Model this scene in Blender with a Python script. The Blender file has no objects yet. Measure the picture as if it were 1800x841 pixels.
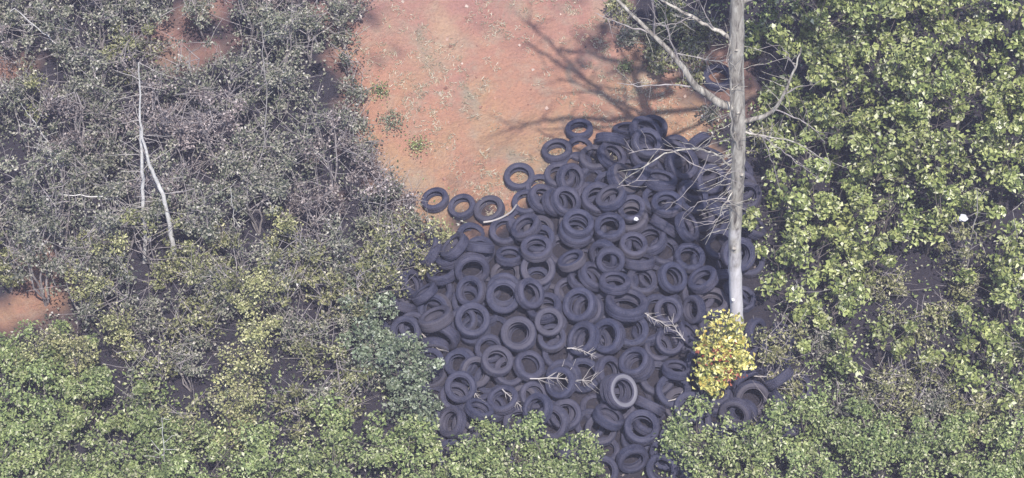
import bpy, bmesh, math, random
import numpy as np
from mathutils import Vector, Matrix, Euler

# ---------- viewpoint maths (photo is 1800 x 841; about 21 m across the middle) ----------
PITCH = math.radians(50)
DIST = 62.0
FOV = 2*math.atan(10.5/DIST)
FPX = 900/math.tan(FOV/2)
CAM = Vector((0, -DIST*math.cos(PITCH), DIST*math.sin(PITCH)))
RIGHT = Vector((1, 0, 0))
FWD = Vector((0, math.cos(PITCH), -math.sin(PITCH)))
UP = Vector((0, math.sin(PITCH), math.cos(PITCH)))

def mound(x, y):
    a = np.exp(-(((x-1.3)/2.9)**2 + ((y+0.6)/3.2)**2)**2)
    return 0.55*a

def ground_z(x, y):
    x = np.asarray(x, float); y = np.asarray(y, float)
    yc = np.clip(y, -45, 45)
    z = 0.16*yc + 0.05*np.sin(x*0.9+1.3)*np.cos(y*0.7) + 0.03*np.sin(x*2.3+y*1.7) + 0.018*np.sin(x*4.1-y*3.3+2)
    z = z + 0.10*np.sin(x*0.31+0.5)*np.sin(y*0.27+1.0)
    z = z + mound(x, y) - 0.1
    return z

def ray(px, py):
    return (FWD*FPX + RIGHT*(px-900) + UP*(420.5-py)).normalized()

def at(px, py, dz=0.0):
    """point of the terrain (raised by dz) that the photo shows at px, py"""
    d = ray(px, py); lo, hi = 35.0, 110.0
    for _ in range(40):
        m = (lo+hi)/2; p = CAM + d*m
        if p.z > float(ground_z(p.x, p.y)) + dz: lo = m
        else: hi = m
    p = CAM + d*lo
    return Vector((p.x, p.y, float(ground_z(p.x, p.y))+dz))

def pix(p):
    v = Vector(p) - CAM
    return 900 + FPX*v.dot(RIGHT)/v.dot(FWD), 420.5 - FPX*v.dot(UP)/v.dot(FWD)

# ---------- camera, sky, sun, exposure ----------
sc = bpy.context.scene
COL = sc.collection
cam_d = bpy.data.cameras.new('camera'); cam_o = bpy.data.objects.new('camera', cam_d); COL.objects.link(cam_o)
cam_o.location = CAM; cam_o.rotation_euler = (math.pi/2-PITCH, 0, 0)
cam_d.angle = FOV; cam_d.clip_end = 3000; cam_d.clip_start = 1
sc.camera = cam_o
SUN_EL = math.radians(62)
TRAVEL = Vector((-0.20, 1, 0)).normalized()*math.cos(SUN_EL) + Vector((0, 0, -math.sin(SUN_EL)))
world = bpy.data.worlds.new('World'); sc.world = world; world.use_nodes = True
nt = world.node_tree; bg = nt.nodes['Background']
sky = nt.nodes.new('ShaderNodeTexSky'); sky.sky_type = 'NISHITA'; sky.sun_disc = False
sky.sun_elevation = SUN_EL; sky.sun_rotation = math.atan2(-TRAVEL.x, -TRAVEL.y); sky.air_density = 1.0; sky.dust_density = 1.0
nt.links.new(sky.outputs[0], bg.inputs[0]); bg.inputs[1].default_value = 0.13
sun_d = bpy.data.lights.new('sun', 'SUN'); sun_o = bpy.data.objects.new('sun', sun_d); COL.objects.link(sun_o)
sun_d.energy = 4.2; sun_d.angle = math.radians(0.53); sun_d.color = (1.0, 0.94, 0.86)
sun_o.rotation_euler = TRAVEL.to_track_quat('-Z', 'Y').to_euler()
sc.view_settings.view_transform = 'Standard'; sc.view_settings.look = 'None'
sc.view_settings.exposure = 0.5; sc.view_settings.gamma = 1
sc.render.engine = 'CYCLES'
sc.cycles.max_bounces = 5; sc.cycles.transparent_max_bounces = 4; sc.cycles.use_denoising = True

HAZE = 0.0013
sc.cycles.volume_bounces = 0; sc.cycles.volume_step_rate = 10
rng = np.random.default_rng(11)
random.seed(11)

# ---------- mesh helpers ----------
def qmesh(name, V, Q, mats, mi=None, smooth=False, attrs=None):
    V = np.asarray(V, np.float32).reshape(-1, 3); Q = np.asarray(Q, np.int32).reshape(-1, 4)
    m = bpy.data.meshes.new(name)
    m.vertices.add(len(V)); m.vertices.foreach_set('co', V.ravel())
    m.loops.add(len(Q)*4); m.loops.foreach_set('vertex_index', Q.ravel())
    m.polygons.add(len(Q)); m.polygons.foreach_set('loop_start', np.arange(0, len(Q)*4, 4, dtype=np.int32))
    try: m.polygons.foreach_set('loop_total', np.full(len(Q), 4, np.int32))
    except Exception: pass
    for mt in mats: m.materials.append(mt)
    if mi is not None: m.polygons.foreach_set('material_index', np.asarray(mi, np.int32))
    m.polygons.foreach_set('use_smooth', np.full(len(Q), smooth, bool))
    for k, v in (attrs or {}).items():
        a = m.attributes.new(k, 'FLOAT', 'POINT'); a.data.foreach_set('value', np.asarray(v, np.float32))
    m.update(calc_edges=True); m.validate()
    return m

def put(name, mesh, parent=None, label=None, cat=None, group=None, kind=None):
    o = bpy.data.objects.new(name, mesh); COL.objects.link(o)
    if parent is not None: o.parent = parent
    if label: o['label'] = label
    if cat: o['category'] = cat
    if group: o['group'] = group
    if kind: o['kind'] = kind
    return o

def thing(name, loc, label, cat, group=None, rz=0):
    o = put(name, None, None, label, cat, group); o.location = loc; o.rotation_euler = (0, 0, rz); o.empty_display_size = 0.2
    return o

class Geo:
    def __init__(s): s.V = []; s.Q = []; s.n = 0
    def add(s, V, Q):
        V = np.asarray(V, float).reshape(-1, 3); Q = np.asarray(Q, int).reshape(-1, 4)
        s.V.append(V); s.Q.append(Q+s.n); s.n += len(V)
    def tube(s, P, R, sides=6, wob=0.0):
        P = np.asarray(P, float); n = len(P); R = np.broadcast_to(np.asarray(R, float), (n,))
        T = np.gradient(P, axis=0); T /= np.linalg.norm(T, axis=1)[:, None]+1e-9
        ref = np.array([0.31, 0.92, 0.21]) if abs(T[0] @ np.array([0.31, 0.92, 0.21])) < 0.9 else np.array([1., 0, 0])
        A = np.cross(T, ref); A /= np.linalg.norm(A, axis=1)[:, None]+1e-9
        B = np.cross(T, A)
        th = np.arange(sides)/sides*2*np.pi
        rr = R[:, None]*(1+wob*rng.normal(size=(n, sides)))
        V = P[:, None]+rr[..., None]*(np.cos(th)[None, :, None]*A[:, None]+np.sin(th)[None, :, None]*B[:, None])
        i = np.arange(n-1)[:, None]; j = np.arange(sides)[None]
        k = (j+1) % sides
        Q = np.stack([i*sides+j, i*sides+k, (i+1)*sides+k, (i+1)*sides+j], -1)
        s.add(V.reshape(-1, 3), Q.reshape(-1, 4))
    def leaves(s, C, N, L, W):
        """small folded leaf faces: centres C, normals N, length L, width W"""
        n = len(C); N = N/(np.linalg.norm(N, axis=1)[:, None]+1e-9)
        D = rng.normal(size=(n, 3)); D -= (D*N).sum(1)[:, None]*N; D /= np.linalg.norm(D, axis=1)[:, None]+1e-9
        S = np.cross(N, D); L = np.broadcast_to(L, (n,))[:, None]; W = np.broadcast_to(W, (n,))[:, None]
        f = 0.22*W*N
        a = C-D*L*0.5-f; b = C+S*W*0.5+f-D*L*0.08; c = C+D*L*0.5-f; d = C-S*W*0.5+f-D*L*0.08
        V = np.stack([a, b, c, d], 1).reshape(-1, 3)
        Q = np.arange(4*n).reshape(n, 4)
        s.add(V, Q)
    def mesh(s, name, mats, smooth=False):
        return qmesh(name, np.concatenate(s.V), np.concatenate(s.Q), mats, None, smooth)

def wander(a, b, n, amp):
    a = np.asarray(a, float); b = np.asarray(b, float); t = np.linspace(0, 1, n)[:, None]
    P = a+(b-a)*t; off = rng.normal(size=(n, 3))*amp*np.linalg.norm(b-a); off[0] = 0
    off = np.cumsum(off, 0)*0.5; off -= off[-1]*t
    return P+off

# ---------- materials ----------
def nodes(name):
    m = bpy.data.materials.new(name); m.use_nodes = True; t = m.node_tree; b = t.nodes['Principled BSDF']
    return m, t, b
def ramp(t, fac, stops):
    r = t.nodes.new('ShaderNodeValToRGB'); e = r.color_ramp.elements
    while len(e) < len(stops): e.new(0.5)
    for k, (p, c) in enumerate(stops): e[k].position = p; e[k].color = (*c, 1)
    t.links.new(fac, r.inputs[0]); return r.outputs[0]
def noise(t, scale, detail=4, vec=None, rough=0.55, dist=0):
    n = t.nodes.new('ShaderNodeTexNoise'); n.inputs['Scale'].default_value = scale; n.inputs['Detail'].default_value = detail
    n.inputs['Roughness'].default_value = rough; n.inputs['Distortion'].default_value = dist
    if vec is not None: t.links.new(vec, n.inputs['Vector'])
    return n.outputs['Fac']
def mix(t, f, a, b, mode='MIX'):
    m = t.nodes.new('ShaderNodeMix'); m.data_type = 'RGBA'; m.blend_type = mode
    for s, v in ((0, f), (6, a), (7, b)):
        if hasattr(v, 'is_linked'): t.links.new(v, m.inputs[s])
        else: m.inputs[s].default_value = v if s == 0 else (*v, 1)
    return m.outputs[2]
def math_(t, op, a, b):
    m = t.nodes.new('ShaderNodeMath'); m.operation = op; m.use_clamp = False
    for s, v in ((0, a), (1, b)):
        if hasattr(v, 'is_linked'): t.links.new(v, m.inputs[s])
        else: m.inputs[s].default_value = v
    return m.outputs[0]
def coord(t, which='Object'):
    return t.nodes.new('ShaderNodeTexCoord').outputs[which]
def bump(t, b, h, strength, dist):
    n = t.nodes.new('ShaderNodeBump'); n.inputs['Strength'].default_value = strength; n.inputs['Distance'].default_value = dist
    t.links.new(h, n.inputs['Height']); t.links.new(n.outputs[0], b.inputs['Normal'])

def leaf_mat(name, stops, transl=0.14, rough=0.45):
    m, t, b = nodes(name)
    g = t.nodes.new('ShaderNodeNewGeometry'); oi = t.nodes.new('ShaderNodeObjectInfo')
    c = ramp(t, g.outputs['Random Per Island'], stops)
    h = t.nodes.new('ShaderNodeHueSaturation'); t.links.new(c, h.inputs['Color'])
    v = math_(t, 'ADD', math_(t, 'MULTIPLY', oi.outputs['Random'], 0.3), math_(t, 'MULTIPLY', noise(t, 2.6, 3, g.outputs['Position']), 1.5)); v = math_(t, 'ADD', v, .22); t.links.new(v, h.inputs['Value'])
    hu = math_(t, 'ADD', math_(t, 'MULTIPLY', noise(t, 0.8, 2, g.outputs['Position']), 0.05), 0.475); t.links.new(hu, h.inputs['Hue'])
    t.links.new(h.outputs[0], b.inputs['Base Color']); b.inputs['Roughness'].default_value = rough
    b.inputs['Specular IOR Level'].default_value = 0.35
    tr = t.nodes.new('ShaderNodeBsdfTranslucent'); t.links.new(h.outputs[0], tr.inputs[0])
    mx = t.nodes.new('ShaderNodeMixShader'); mx.inputs[0].default_value = transl
    t.links.new(b.outputs[0], mx.inputs[1]); t.links.new(tr.outputs[0], mx.inputs[2])
    t.links.new(mx.outputs[0], t.nodes['Material Output'].inputs[0])
    return m
LEAF = {
 'leafy': leaf_mat('broad_leaf', [(0, (.05, .07, .03)), (.3, (.14, .175, .06)), (.6, (.27, .31, .11)), (.85, (.40, .43, .19)), (1, (.62, .62, .48))]),
 'brush': leaf_mat('dull_leaf', [(0, (.04, .05, .045)), (.35, (.13, .145, .10)), (.7, (.25, .25, .19)), (.93, (.38, .36, .31)), (1, (.52, .50, .47))]),
 'olive': leaf_mat('olive_leaf', [(0, (.05, .055, .03)), (.35, (.15, .16, .07)), (.7, (.27, .275, .13)), (.93, (.40, .38, .25)), (1, (.60, .57, .45))]),
 'pink': leaf_mat('russet_leaf', [(0, (.05, .038, .045)), (.4, (.17, .14, .14)), (.8, (.31, .265, .255)), (1, (.5, .44, .43))]),
 'soft': leaf_mat('soft_leaf', [(0, (.07, .10, .04)), (.4, (.19, .245, .095)), (.8, (.31, .36, .155)), (1, (.50, .50, .36))]),
 'yellow': leaf_mat('yellow_leaf', [(0, (.12, .14, .05)), (.3, (.30, .31, .09)), (.45, (.48, .36, .10)), (.55, (.50, .48, .15)), (.8, (.60, .56, .20)), (1, (.78, .74, .42))]),
 'red': leaf_mat('red_leaf', [(0, (.16, .04, .03)), (1, (.36, .12, .08))]),
 'lime': leaf_mat('lime_leaf', [(0, (.10, .11, .05)), (.4, (.26, .27, .12)), (.8, (.42, .41, .21)), (1, (.62, .60, .40))]),
 'teal': leaf_mat('cool_leaf', [(0, (.05, .07, .045)), (.4, (.14, .18, .11)), (.8, (.25, .29, .20)), (1, (.45, .48, .40))]),
 'straw': leaf_mat('straw_blade', [(0, (.30, .26, .19)), (.5, (.46, .41, .30)), (1, (.62, .57, .47))]),
}
def bark_mat(name, c0, c1, sc_=14):
    m, t, b = nodes(name); co = coord(t)
    f = noise(t, sc_, 6, co, 0.65, 0.3)
    t.links.new(ramp(t, f, [(0.3, c0), (0.62, c1)]), b.inputs['Base Color']); b.inputs['Roughness'].default_value = .85
    bump(t, b, f, .5, .02); return m
BARK_PALE = bark_mat('pale_bark', (.30, .27, .26), (.56, .53, .52))
BARK_SNAG = None
BARK_WHITE = bark_mat('white_bark', (.46, .44, .42), (.80, .78, .76), 9)
BARK_DULL = bark_mat('dull_bark', (.06, .048, .048), (.16, .135, .13))
TWIG = bark_mat('dry_twig', (.16, .14, .14), (.40, .36, .36), 5)
STRAW = bark_mat('bleached_twig', (.26, .235, .23), (.52, .48, .46), 5)

DARKWOOD = bark_mat('damp_dark_bark', (.07, .045, .04), (.17, .11, .095))
# long stem of the dead tree: smooth pale wood below, blotchy bark above
BARK_SNAG, t, b = nodes('weathered_bark'); co = coord(t)
mp = t.nodes.new('ShaderNodeMapping'); t.links.new(co, mp.inputs[0]); mp.inputs['Scale'].default_value = (1, 1, .22)
f1 = noise(t, 9, 7, mp.outputs[0], .7, .6); f2 = noise(t, 2.2, 3, co, .6)
c1 = ramp(t, f1, [(.30, (.26, .23, .24)), (.42, (.62, .59, .61)), (.66, (.80, .77, .80))])
sx = t.nodes.new('ShaderNodeSeparateXYZ'); t.links.new(co, sx.inputs[0])
hh = math_(t, 'ADD', math_(t, 'MULTIPLY', sx.outputs[2], .16), math_(t, 'MULTIPLY', f2, .9))
up = ramp(t, hh, [(.75, (0, 0, 0)), (1.25, (1, 1, 1))])
c2 = mix(t, up, c1, ramp(t, f1, [(.36, (.10, .085, .08)), (.5, (.36, .33, .29)), (.64, (.58, .55, .49))]))
t.links.new(c2, b.inputs['Base Color']); b.inputs['Roughness'].default_value = .8; bump(t, b, f1, .6, .02)

# ---------- ground ----------
def inside(px, py, P):
    r = np.zeros(np.shape(px), bool); n = len(P)
    for i in range(n):
        x1, y1 = P[i]; x2, y2 = P[(i+1) % n]
        if y1 == y2: continue
        r ^= ((y1 > py) != (y2 > py)) & (px < (x2-x1)*(py-y1)/(y2-y1)+x1)
    return r
CLAY = [(600, -400), (605, 0), (622, 100), (628, 200), (655, 290), (700, 345), (740, 385), (900, 400), (1010, 290), (1240, 300), (1270, 215), (1225, 165), (1160, 140), (1095, 85), (1060, 20), (1050, -400)]  # upper right edge drawn in: dark soil there stands for tree shade
CLAYW = np.array([tuple(at(x, max(y, -400)).xy) for x, y in CLAY])
PILE = [(700, 470), (735, 425), (800, 430), (860, 395), (915, 340), (965, 300), (1010, 250), (1060, 240), (1160, 240), (1235, 260), (1295, 300), (1310, 420), (1335, 560), (1400, 640), (1410, 780), (1160, 815), (1060, 800), (770, 790), (740, 650), (695, 590)]
PILEW = np.array([tuple(at(x, y).xy) for x, y in PILE])
def poly_dist(X, Y, P):
    D = np.full(np.shape(X), 1e9)
    for i in range(len(P)):
        a = P[i]; b = P[(i+1) % len(P)]; d = b-a; tt = np.clip(((X-a[0])*d[0]+(Y-a[1])*d[1])/(d@d), 0, 1)
        D = np.minimum(D, np.hypot(X-a[0]-d[0]*tt, Y-a[1]-d[1]*tt))
    return np.where(inside(X, Y, P), D, -D)
SPOTS = [(40, 545, .62), (315, 70, .5), (350, 92, .4), (20, 120, .35), (55, 490, .45), (350, 20, .45), (1256, 136, .6)]
SPOTW = [(at(x, y).x, at(x, y).y, r) for x, y, r in SPOTS]
def clayness(X, Y):
    w = 0.22*np.sin(X*3.1+Y*1.3)+.16*np.sin(Y*5.2-X*2.1+1)+.1*np.sin(X*9+Y*7)
    c = np.clip((poly_dist(X, Y, CLAYW)+2*w)/1.0+.6, 0, 1)
    for sx_, sy_, r in SPOTW:
        c = np.maximum(c, np.clip((r-np.hypot(X-sx_, Y-sy_)+w)/.7+.5, 0, 1)*.8)
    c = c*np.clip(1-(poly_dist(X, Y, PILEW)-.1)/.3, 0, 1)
    return c
def grid(x0, x1, y0, y1, s):
    inner_x = np.arange(x0, x1+s/2, s); inner_y = np.arange(y0, y1+s/2, s)
    o = np.array([.5, 1.2, 2.5, 5, 10, 25, 60, 150, 300, 600])
    xs = np.concatenate([x0-o[::-1], inner_x, inner_x[-1]+o]); ys = np.concatenate([y0-o[::-1], inner_y, inner_y[-1]+o])
    return xs, ys
xs, ys = grid(-14, 14, -12, 16, .1)
X, Y = np.meshgrid(xs, ys); Z = ground_z(X, Y)
near = (abs(X) < 14) & (Y > -12) & (Y < 16)
Z = Z+np.where(near, rng.normal(size=Z.shape)*.012, 0)
i, j = np.meshgrid(np.arange(len(xs)-1), np.arange(len(ys)-1)); n = len(xs)
Q = np.stack([j*n+i, j*n+i+1, (j+1)*n+i+1, (j+1)*n+i], -1).reshape(-1, 4)
GM, t, b = nodes('ground_soil'); co = coord(t)
at_ = t.nodes.new('ShaderNodeAttribute'); at_.attribute_name = 'clay'
sp = t.nodes.new('ShaderNodeSeparateXYZ'); t.links.new(co, sp.inputs[0]); sepy = math_(t, 'ADD', math_(t, 'MULTIPLY', sp.outputs[1], .22), math_(t, 'ADD', math_(t, 'MULTIPLY', noise(t, .7, 3, co), 1.2), -1.35)); n1 = noise(t, .55, 4, co, .6, .6); n2 = noise(t, 2.2, 6, co, .65); n3 = noise(t, 14, 5, co, .7)
clay = mix(t, ramp(t, sepy, [(.0, (0, 0, 0)), (1, (1, 1, 1))]), ramp(t, n1, [(.30, (.36, .20, .14)), (.45, (.44, .235, .16)), (.56, (.43, .26, .16)), (.70, (.49, .31, .19))]), ramp(t, n1, [(.30, (.25, .135, .15)), (.5, (.36, .185, .185)), (.70, (.36, .26, .235))]))
clay = mix(t, .0, clay, (0.02, .01, .01)); clay = mix(t, ramp(t, n2, [(.5, (0, 0, 0)), (.72, (.75, .75, .75))]), clay, (.39, .31, .235))
clay = mix(t, ramp(t, n3, [(.33, (.45, .45, .45)), (.6, (0, 0, 0))]), clay, (.21, .125, .105))
clay = mix(t, ramp(t, noise(t, .8, 5, co, .6, .8), [(.56, (0, 0, 0)), (.72, (.7, .7, .7))]), clay, (.27, .255, .205))
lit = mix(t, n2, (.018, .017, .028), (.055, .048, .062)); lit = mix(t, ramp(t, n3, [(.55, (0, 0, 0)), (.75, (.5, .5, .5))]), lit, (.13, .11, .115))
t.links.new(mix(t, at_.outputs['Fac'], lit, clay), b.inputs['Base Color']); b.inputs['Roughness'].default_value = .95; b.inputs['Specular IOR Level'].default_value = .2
bump(t, b, n3, .9, .06)
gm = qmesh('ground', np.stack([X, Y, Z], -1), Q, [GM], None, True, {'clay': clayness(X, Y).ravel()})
put('ground', gm, kind='structure')

# ---------- tyres ----------
RUB, t, b = nodes('dusty_rubber'); co = coord(t); oi = t.nodes.new('ShaderNodeObjectInfo')
va = t.nodes.new('ShaderNodeVectorMath'); va.operation = 'ADD'; t.links.new(co, va.inputs[0])
cx = t.nodes.new('ShaderNodeCombineXYZ'); t.links.new(math_(t, 'MULTIPLY', oi.outputs['Random'], 50), cx.inputs[0]); t.links.new(cx.outputs[0], va.inputs[1])
f = noise(t, 3.5, 5, va.outputs[0], .6); f3 = noise(t, 30, 3, va.outputs[0], .6)
dust = mix(t, oi.outputs['Random'], (.050, .053, .098), (.082, .076, .112))
c = mix(t, ramp(t, f, [(.3, (0, 0, 0)), (.7, (1, 1, 1))]), (.021, .023, .050), dust)
c = mix(t, ramp(t, math_(t, 'FRACT', math_(t, 'MULTIPLY', oi.outputs['Random'], 37.7), 0), [(.75, (0, 0, 0)), (1, (.5, .5, .5))]), c, (.098, .085, .095)); c = mix(t, ramp(t, f3, [(.5, (0, 0, 0)), (.75, (.4, .4, .4))]), c, (.12, .11, .135))
t.links.new(c, b.inputs['Base Color']); b.inputs['Roughness'].default_value = .72; b.inputs['Specular IOR Level'].default_value = .3
bump(t, b, f3, .3, .004)
WW, t, b = nodes('whitewall_rubber'); b.inputs['Base Color'].default_value = (.17, .165, .20, 1); b.inputs['Roughness'].default_value = .6

def lathe(prof, seg, closed=False, lug=None):
    k = len(prof); V = np.zeros((seg, k, 3))
    for s_ in range(seg):
        a = 2*math.pi*s_/seg
        for q, (r, z) in enumerate(prof):
            rr = r-(lug[q] if lug and (s_ % 2) else 0)
            V[s_, q] = (rr*math.cos(a), rr*math.sin(a), z)
    i, j = np.meshgrid(np.arange(seg), np.arange(k if closed else k-1), indexing='ij')
    Q = np.stack([i*k+j, i*k+(j+1) % k, ((i+1) % seg)*k+(j+1) % k, ((i+1) % seg)*k+j], -1).reshape(-1, 4)[:, ::-1]
    return V.reshape(-1, 3), Q
def tyre_meshes(R, w):
    h = w/2; ri = R*.62
    # sidewalls with the bead, then the hollow inside of the carcass
    body = [(R*.955, h*.90), (R*.90, h*1.0), (R*.84, h*1.045), (R*.80, h*1.03), (R*.795, h*1.055), (R*.75, h*1.0), (R*.69, h*.88), (R*.655, h*.78), (R*.645, h*.82), (ri, h*.76), (ri, h*.66),
            (R*.68, h*.66), (R*.76, h*.82), (R*.86, h*.82), (R*.91, h*.55), (R*.925, 0)]
    body = body+[(r, -z) for r, z in reversed(body[:-1])]
    g = Geo(); g.add(*lathe(body, 44)); side = g.mesh('sidewalls', [RUB], True)
    d = .011*R/.32
    pr = [(R*.953, h*.93, .012), (R*.975, h*.88, .014), (R*.99, h*.72, .008), (R-.001, h*.60, .0), (R-d, h*.57, 0), (R-d, h*.47, 0), (R, h*.44, .004), (R, h*.16, .004), (R-d, h*.13, 0), (R-d, h*.0, 0)]
    pr = pr+[(r, -z, l) for r, z, l in reversed(pr[:-1])]
    g = Geo(); g.add(*lathe([(r, z) for r, z, l in pr], 88, False, [l for r, z, l in pr])); tread = g.mesh('tread', [RUB], False)
    return side, tread
KIND = [(0.32, 0.20), (0.29, 0.18), (0.355, 0.235), (0.43, 0.27)]
TM = [tyre_meshes(*k) for k in KIND]
base0 = at(1300, 582)
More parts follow.
